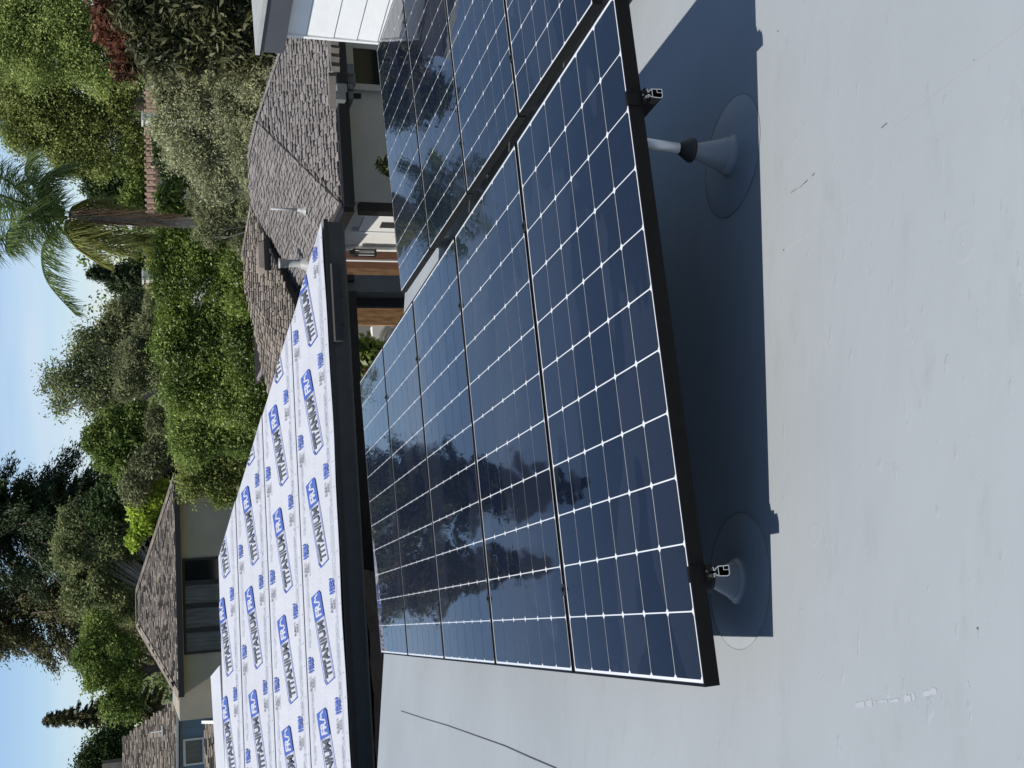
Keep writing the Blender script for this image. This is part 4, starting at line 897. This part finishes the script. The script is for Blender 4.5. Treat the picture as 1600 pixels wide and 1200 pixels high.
# middle distance skyline
T([(200,425,16),(185,440,16),(165,428,12),(205,452,18),(220,410,16),(150,425,7)], 78, 20000, .17, G['dark'], 'slim dark evergreen on the skyline left of the palm', 45, name='slim_evergreen', clump=.7)
T([(190,495,24),(170,520,22),(200,530,24),(215,500,20),(160,540,16),(225,475,14)], 55, 24000, .17, G['olive'], 'brownish round oak on the skyline', 46, name='oak_tree', clump=.7)
T([(215,560,32),(235,520,24),(240,590,26),(200,600,24),(245,480,18)], 45, 45000, .13, G['olive'], 'soft olive grey tree below the bare branched poplar', 47, name='olive_tree', clump=.45, asp=.3)
T([(130,560,26),(110,600,26),(150,620,30),(170,580,30),(85,590,14),(180,640,26),(135,530,18),(95,635,12),(75,600,8)], 50, 16000, .13, G['birch'], 'sparse poplar with upright grey twigs against the sky', 48, name='sparse_poplar', lump=0, clump=.5, per=16, shell=.25, bark='barkpale', limbs=30, twigs=110)
T([(175,670,24),(145,685,18),(195,690,28),(210,650,24),(165,715,20),(195,735,24),(230,680,22)], 48, 45000, .13, G['mid'], 'fresh green rounded tree left of the sparse poplar', 49, name='rounded_tree', clump=.45)
T([(235,730,28),(215,760,24),(255,700,22),(245,660,20)], 46, 30000, .13, G['olive'], 'dull olive tree under the fresh green rounded tree', 50, name='dull_olive_tree', clump=.45)
T([(180,770,26),(200,745,20),(165,800,26),(215,790,22),(150,785,14)], 55, 26000, .16, G['dark'], 'dark shaded tree at the foot of the great conifer', 51, name='shaded_tree', clump=.55)
T([(222,770,17),(245,790,17),(225,815,18),(260,765,14),(215,795,13),(210,845,9),(238,760,14)], 47, 14000, .15, G['lime'], 'vivid lime green shrub tree behind the tan roof hip', 52, name='lime_tree', clump=.4, asp=.7)
T([(135,820,38),(175,850,36),(120,870,36),(165,910,36),(130,930,30),(195,800,24),(200,950,26),(100,850,18)], 56, 55000, .15, G['birch'], 'grey green birch with fine white branches above the tan roof', 53, name='birch_tree', clump=.6, per=20, shell=.4, bark='barkpale', limbs=26, twigs=50, trunk_at=(200,945))
T([(160,990,30),(190,1020,30),(155,1050,26),(200,1070,26),(180,1100,20),(205,1110,16),(135,1020,20)], 54, 50000, .14, G['mid'], 'dense mid green tree above the left hip of the tan roof', 54, name='dense_tree', clump=.55)
T([(185,1150,24),(160,1180,30),(195,1195,28),(140,1200,24),(170,1240,40),(205,1120,12)], 75, 30000, .19, G['dark'], 'dark green treetops at the lower left corner behind the blue house', 55, name='dark_treetops', clump=.8)

# conifers
def conifer(x_top, y_top, x_base, D, wpx, nb, label, seed, mt, leaf=.3, droop=.35, name='conifer', per=70, gap=0.0, name_cat='conifer', up=0.0, lo=.12, spread=.22):
    top = at_d(x_top, y_top, D); base = np.array([top[0], top[1], 0.0]); Hh = top[2]; wid = wpx*np.linalg.norm(top-C)/F
    root = empty(name, base, label, name_cat); rg = np.random.default_rng(seed)
    b = MB(); b.tube([(base[0],base[1],-.1),(base[0],base[1],Hh*.5),(base[0],base[1],Hh)], [Hh*.018+.1,Hh*.01+.05,.03], 8); add(b, 'trunk', M['bark'], root, True)
    P_ = []; lb = MB(); NN = []
    for i in range(nb):
        h = lo + (1-lo)*(i/nb)**.9; z = Hh*h; a = i*2.4+rg.uniform(-.5,.5); Ln = wid*(1-h)**.75*rg.uniform(.55,1.25) + .25
        e = np.array([math.cos(a)*Ln, math.sin(a)*Ln, 0]); s0 = np.array([base[0], base[1], z]); pe = s0 + e + [0,0,-droop*Ln+up*Ln]; pm = s0 + e*.5 + [0,0,up*Ln*.5-droop*Ln*.15]
        lb.tube([s0, pm, pe], [.07,.05,.015], 4)
        k = int(per*(.3+Ln/wid)); t = rg.random(k)**.8*.95+.05
        q_ = ((1-t)**2)[:,None]*s0 + (2*t*(1-t))[:,None]*pm + (t**2)[:,None]*pe
        q_ = q_ + rg.normal(size=(k,3))*np.array([spread,spread,spread*.6])*(.35+Ln*.28) + [0,0,-.12*Ln*0.5]
        P_.append(q_); dd = np.tile(e/Ln, (k,1)); NN.append(dd)
    p = np.concatenate(P_); dr = np.concatenate(NN); N = len(p)
    t = dr + rg.normal(size=(N,3))*.5 + [0,0,-.35]; t /= np.linalg.norm(t,axis=1)[:,None]; n_ = rg.normal(size=(N,3))*.6+[0,0,.7]; n_ -= (n_*t).sum(1)[:,None]*t; n_ /= np.linalg.norm(n_,axis=1)[:,None]; s = np.cross(t,n_)
    ls = leaf*(.6+.8*rg.random(N))[:,None]; V = np.empty((N,4,3)); V[:,0] = p-t*ls*.5; V[:,1] = p+s*ls*.15; V[:,2] = p+t*ls*.5; V[:,3] = p-s*ls*.15
    o = link('needles', quads('needles', V.reshape(-1,3), mt), root); o.location = -root.location
    add(lb, 'limbs', M['bark'], root); return root
conifer(-385, 850, 0, 62, 150, 135, 'huge dark drooping conifer filling the top left of the sky', 61, G['conifer'], .21, .5, 'great_conifer', 1450, up=.12, spread=.21)
conifer(-290, 985, 0, 66, 125, 125, 'tall brown green cedar beside the huge dark conifer', 62, G['deodar'], .22, .6, 'great_cedar', 1350, spread=.22)
conifer(-150, 800, 0, 60, 60, 130, 'narrower dark conifer with upturned arms on the right of the huge one', 63, G['conifer'], .36, .1, 'conifer', 300, up=.35, spread=.2)
conifer(66, 1126, 0, 85, 36, 110, 'small pointed spruce standing alone on the skyline at the lower left', 64, G['deodar'], .30, .25, 'spruce', 150, spread=.14, lo=.3)
conifer(134, 426, 0, 70, 22, 60, 'slender pointed cypress top on the skyline by the terracotta roof', 65, G['conifer'], .3, .2, 'cypress', 90, spread=.16, lo=.3)

# palm
DPm = 23.5
tp = at_d(88,338,DPm); bs = at_d(345,350,DPm); pal = empty('palm_tree', (bs[0],bs[1],0), 'tall feather palm with hanging yellow and dead fronds against the sky', 'palm')
b = MB(); pts = [(bs[0],bs[1],-.1), tuple(bs), tuple(bs*.5+tp*.5+[-.0,0,0]), tuple(at_d(112,338,DPm))]
b.tube(pts, [.12,.11,.115,.12], 12); add(b, 'trunk', M['barkpalm'], pal, True)
b = MB()
for i in range(170):
    t = random.random()**1.2; x = 104+t*150; side = -1 if random.random() < .72 else 1; y = 338+t*9 + side*(5+random.uniform(0,7)*(1-t*.5)); dd = DPm+random.uniform(-.22,.15)
    p = at_d(x, y-side*3, dd); q_ = at_d(x+random.uniform(28,62), y+side*random.uniform(-2,6), dd); b.bar(p, q_, random.uniform(.012,.035), .012)
add(b, 'fibre_skirt', M['straw'], pal)
def frond(pts, mt, seed, ll=.55, hang=.7, n=78, doff=0.0, name='frond'):
    ll *= .95; hang *= .85; doff *= .8
    P = [at_d(x, y, DPm+doff*k/(len(pts)-1)) for k, (x, y) in enumerate(pts)]; rg = np.random.default_rng(seed)
    # smooth curve
    k = 24; cur = []
    for i in range(k+1):
        t = i/k*(len(P)-1); j = min(int(t), len(P)-2); u_ = t-j; p0 = P[max(j-1,0)]; p1 = P[j]; p2 = P[j+1]; p3 = P[min(j+2,len(P)-1)]
        cur.append(.5*((2*p1)+(-p0+p2)*u_+(2*p0-5*p1+4*p2-p3)*u_**2+(-p0+3*p1-3*p2+p3)*u_**3))
    cur = np.array(cur); b = MB(); b.tube([tuple(c) for c in cur], list(np.linspace(.045,.008,k+1)), 5); fo = add(b, name, M['straw'] if mt == 'straw' else mt, pal)
    V = []
    for i in range(n):
        t = .12+.88*i/n; f_ = t*k; j = min(int(f_), k-1); p = cur[j]+(cur[j+1]-cur[j])*(f_-j); tg = cur[j+1]-cur[j]; tg /= np.linalg.norm(tg)
        for sg in (-1, 1):
            for rep in range(2):
                sd_ = np.cross(tg, [0,0,1.]); sd_ /= (np.linalg.norm(sd_)+1e-6); dr = sd_*sg*rg.uniform(.3,1)+tg*.45+np.array([0,0,-hang*rg.uniform(.6,1.4)])+rg.normal(size=3)*.15
                dr /= np.linalg.norm(dr); l_ = ll*(math.sin(math.pi*min(1,t*.85+.12))**.6)*rg.uniform(.7,1.15)+.06; w = np.cross(dr, rg.normal(size=3)); w = w/np.linalg.norm(w)*.0085
                mid = p+dr*l_*.55; en = p+dr*l_+np.array([0,0,-.18*l_]); V += [p-w*.7, mid-w, mid+w, p+w*.7, mid-w, en-w*.2, en+w*.2, mid+w]
    o = link('leaflets', quads('leaflets', np.array(V), mt), fo); return fo
gp, yp = G['palm'], G['palmy']
frond([(100,338),(55,332),(5,322),(-60,318)], gp, 1, .65, .3)
frond([(100,340),(50,350),(0,372),(-30,400)], gp, 2, .65, .5, doff=.6)
frond([(98,334),(50,312),(10,282),(-30,262)], gp, 3, .6, .5, doff=-.5)
frond([(98,334),(70,318),(58,296),(75,272),(108,262)], gp, 4, .5, .9, doff=.8)
frond([(100,330),(62,300),(40,270),(45,245)], gp, 5, .5, .7, doff=1.0)
frond([(98,342),(82,362),(66,392),(74,440),(118,492)], gp, 6, .55, .75, doff=.3)
frond([(108,345),(112,362),(150,380),(200,392)], yp, 7, .6, 1.1, doff=-.6)
frond([(108,343),(125,358),(175,372),(222,378)], yp, 8, .6, 1.2, doff=.3)
frond([(104,346),(104,366),(125,392),(160,412)], yp, 9, .5, 1.2, doff=-1.0)
frond([(100,340),(45,342),(-10,345),(-80,352)], gp, 10, .65, .4, doff=1.2)
frond([(100,335),(45,322),(-15,300),(-60,300)], gp, 11, .65, .4, doff=-1.2)
frond([(104,340),(60,338),(15,358),(10,392)], gp, 12, .6, .8, doff=-1.5)
frond([(110,340),(118,322),(160,318),(215,332)], G['palmy'], 13, .35, 1.3, n=60, doff=.4, name='dead_frond')

# courtyard plants
T([(573,560,14),(570,545,12),(585,555,14),(568,572,8)], 15.2, 1500, .11, G['citrus'], 'leafy flowering shrub against the sunlit courtyard wall', 71, 'shrub', 'courtyard_shrub', lump=0, clump=.12, per=10, shell=.3, limbs=5, tr=.02)
T([(599,257,6),(605,262,6),(596,263,3)], 11.2, 220, .07, G['loquat'], 'small dark plant top in front of the shaded grey wall', 72, 'plant', 'courtyard_plant', lump=0, clump=.06, per=6, shell=.2, limbs=4, tr=.012)
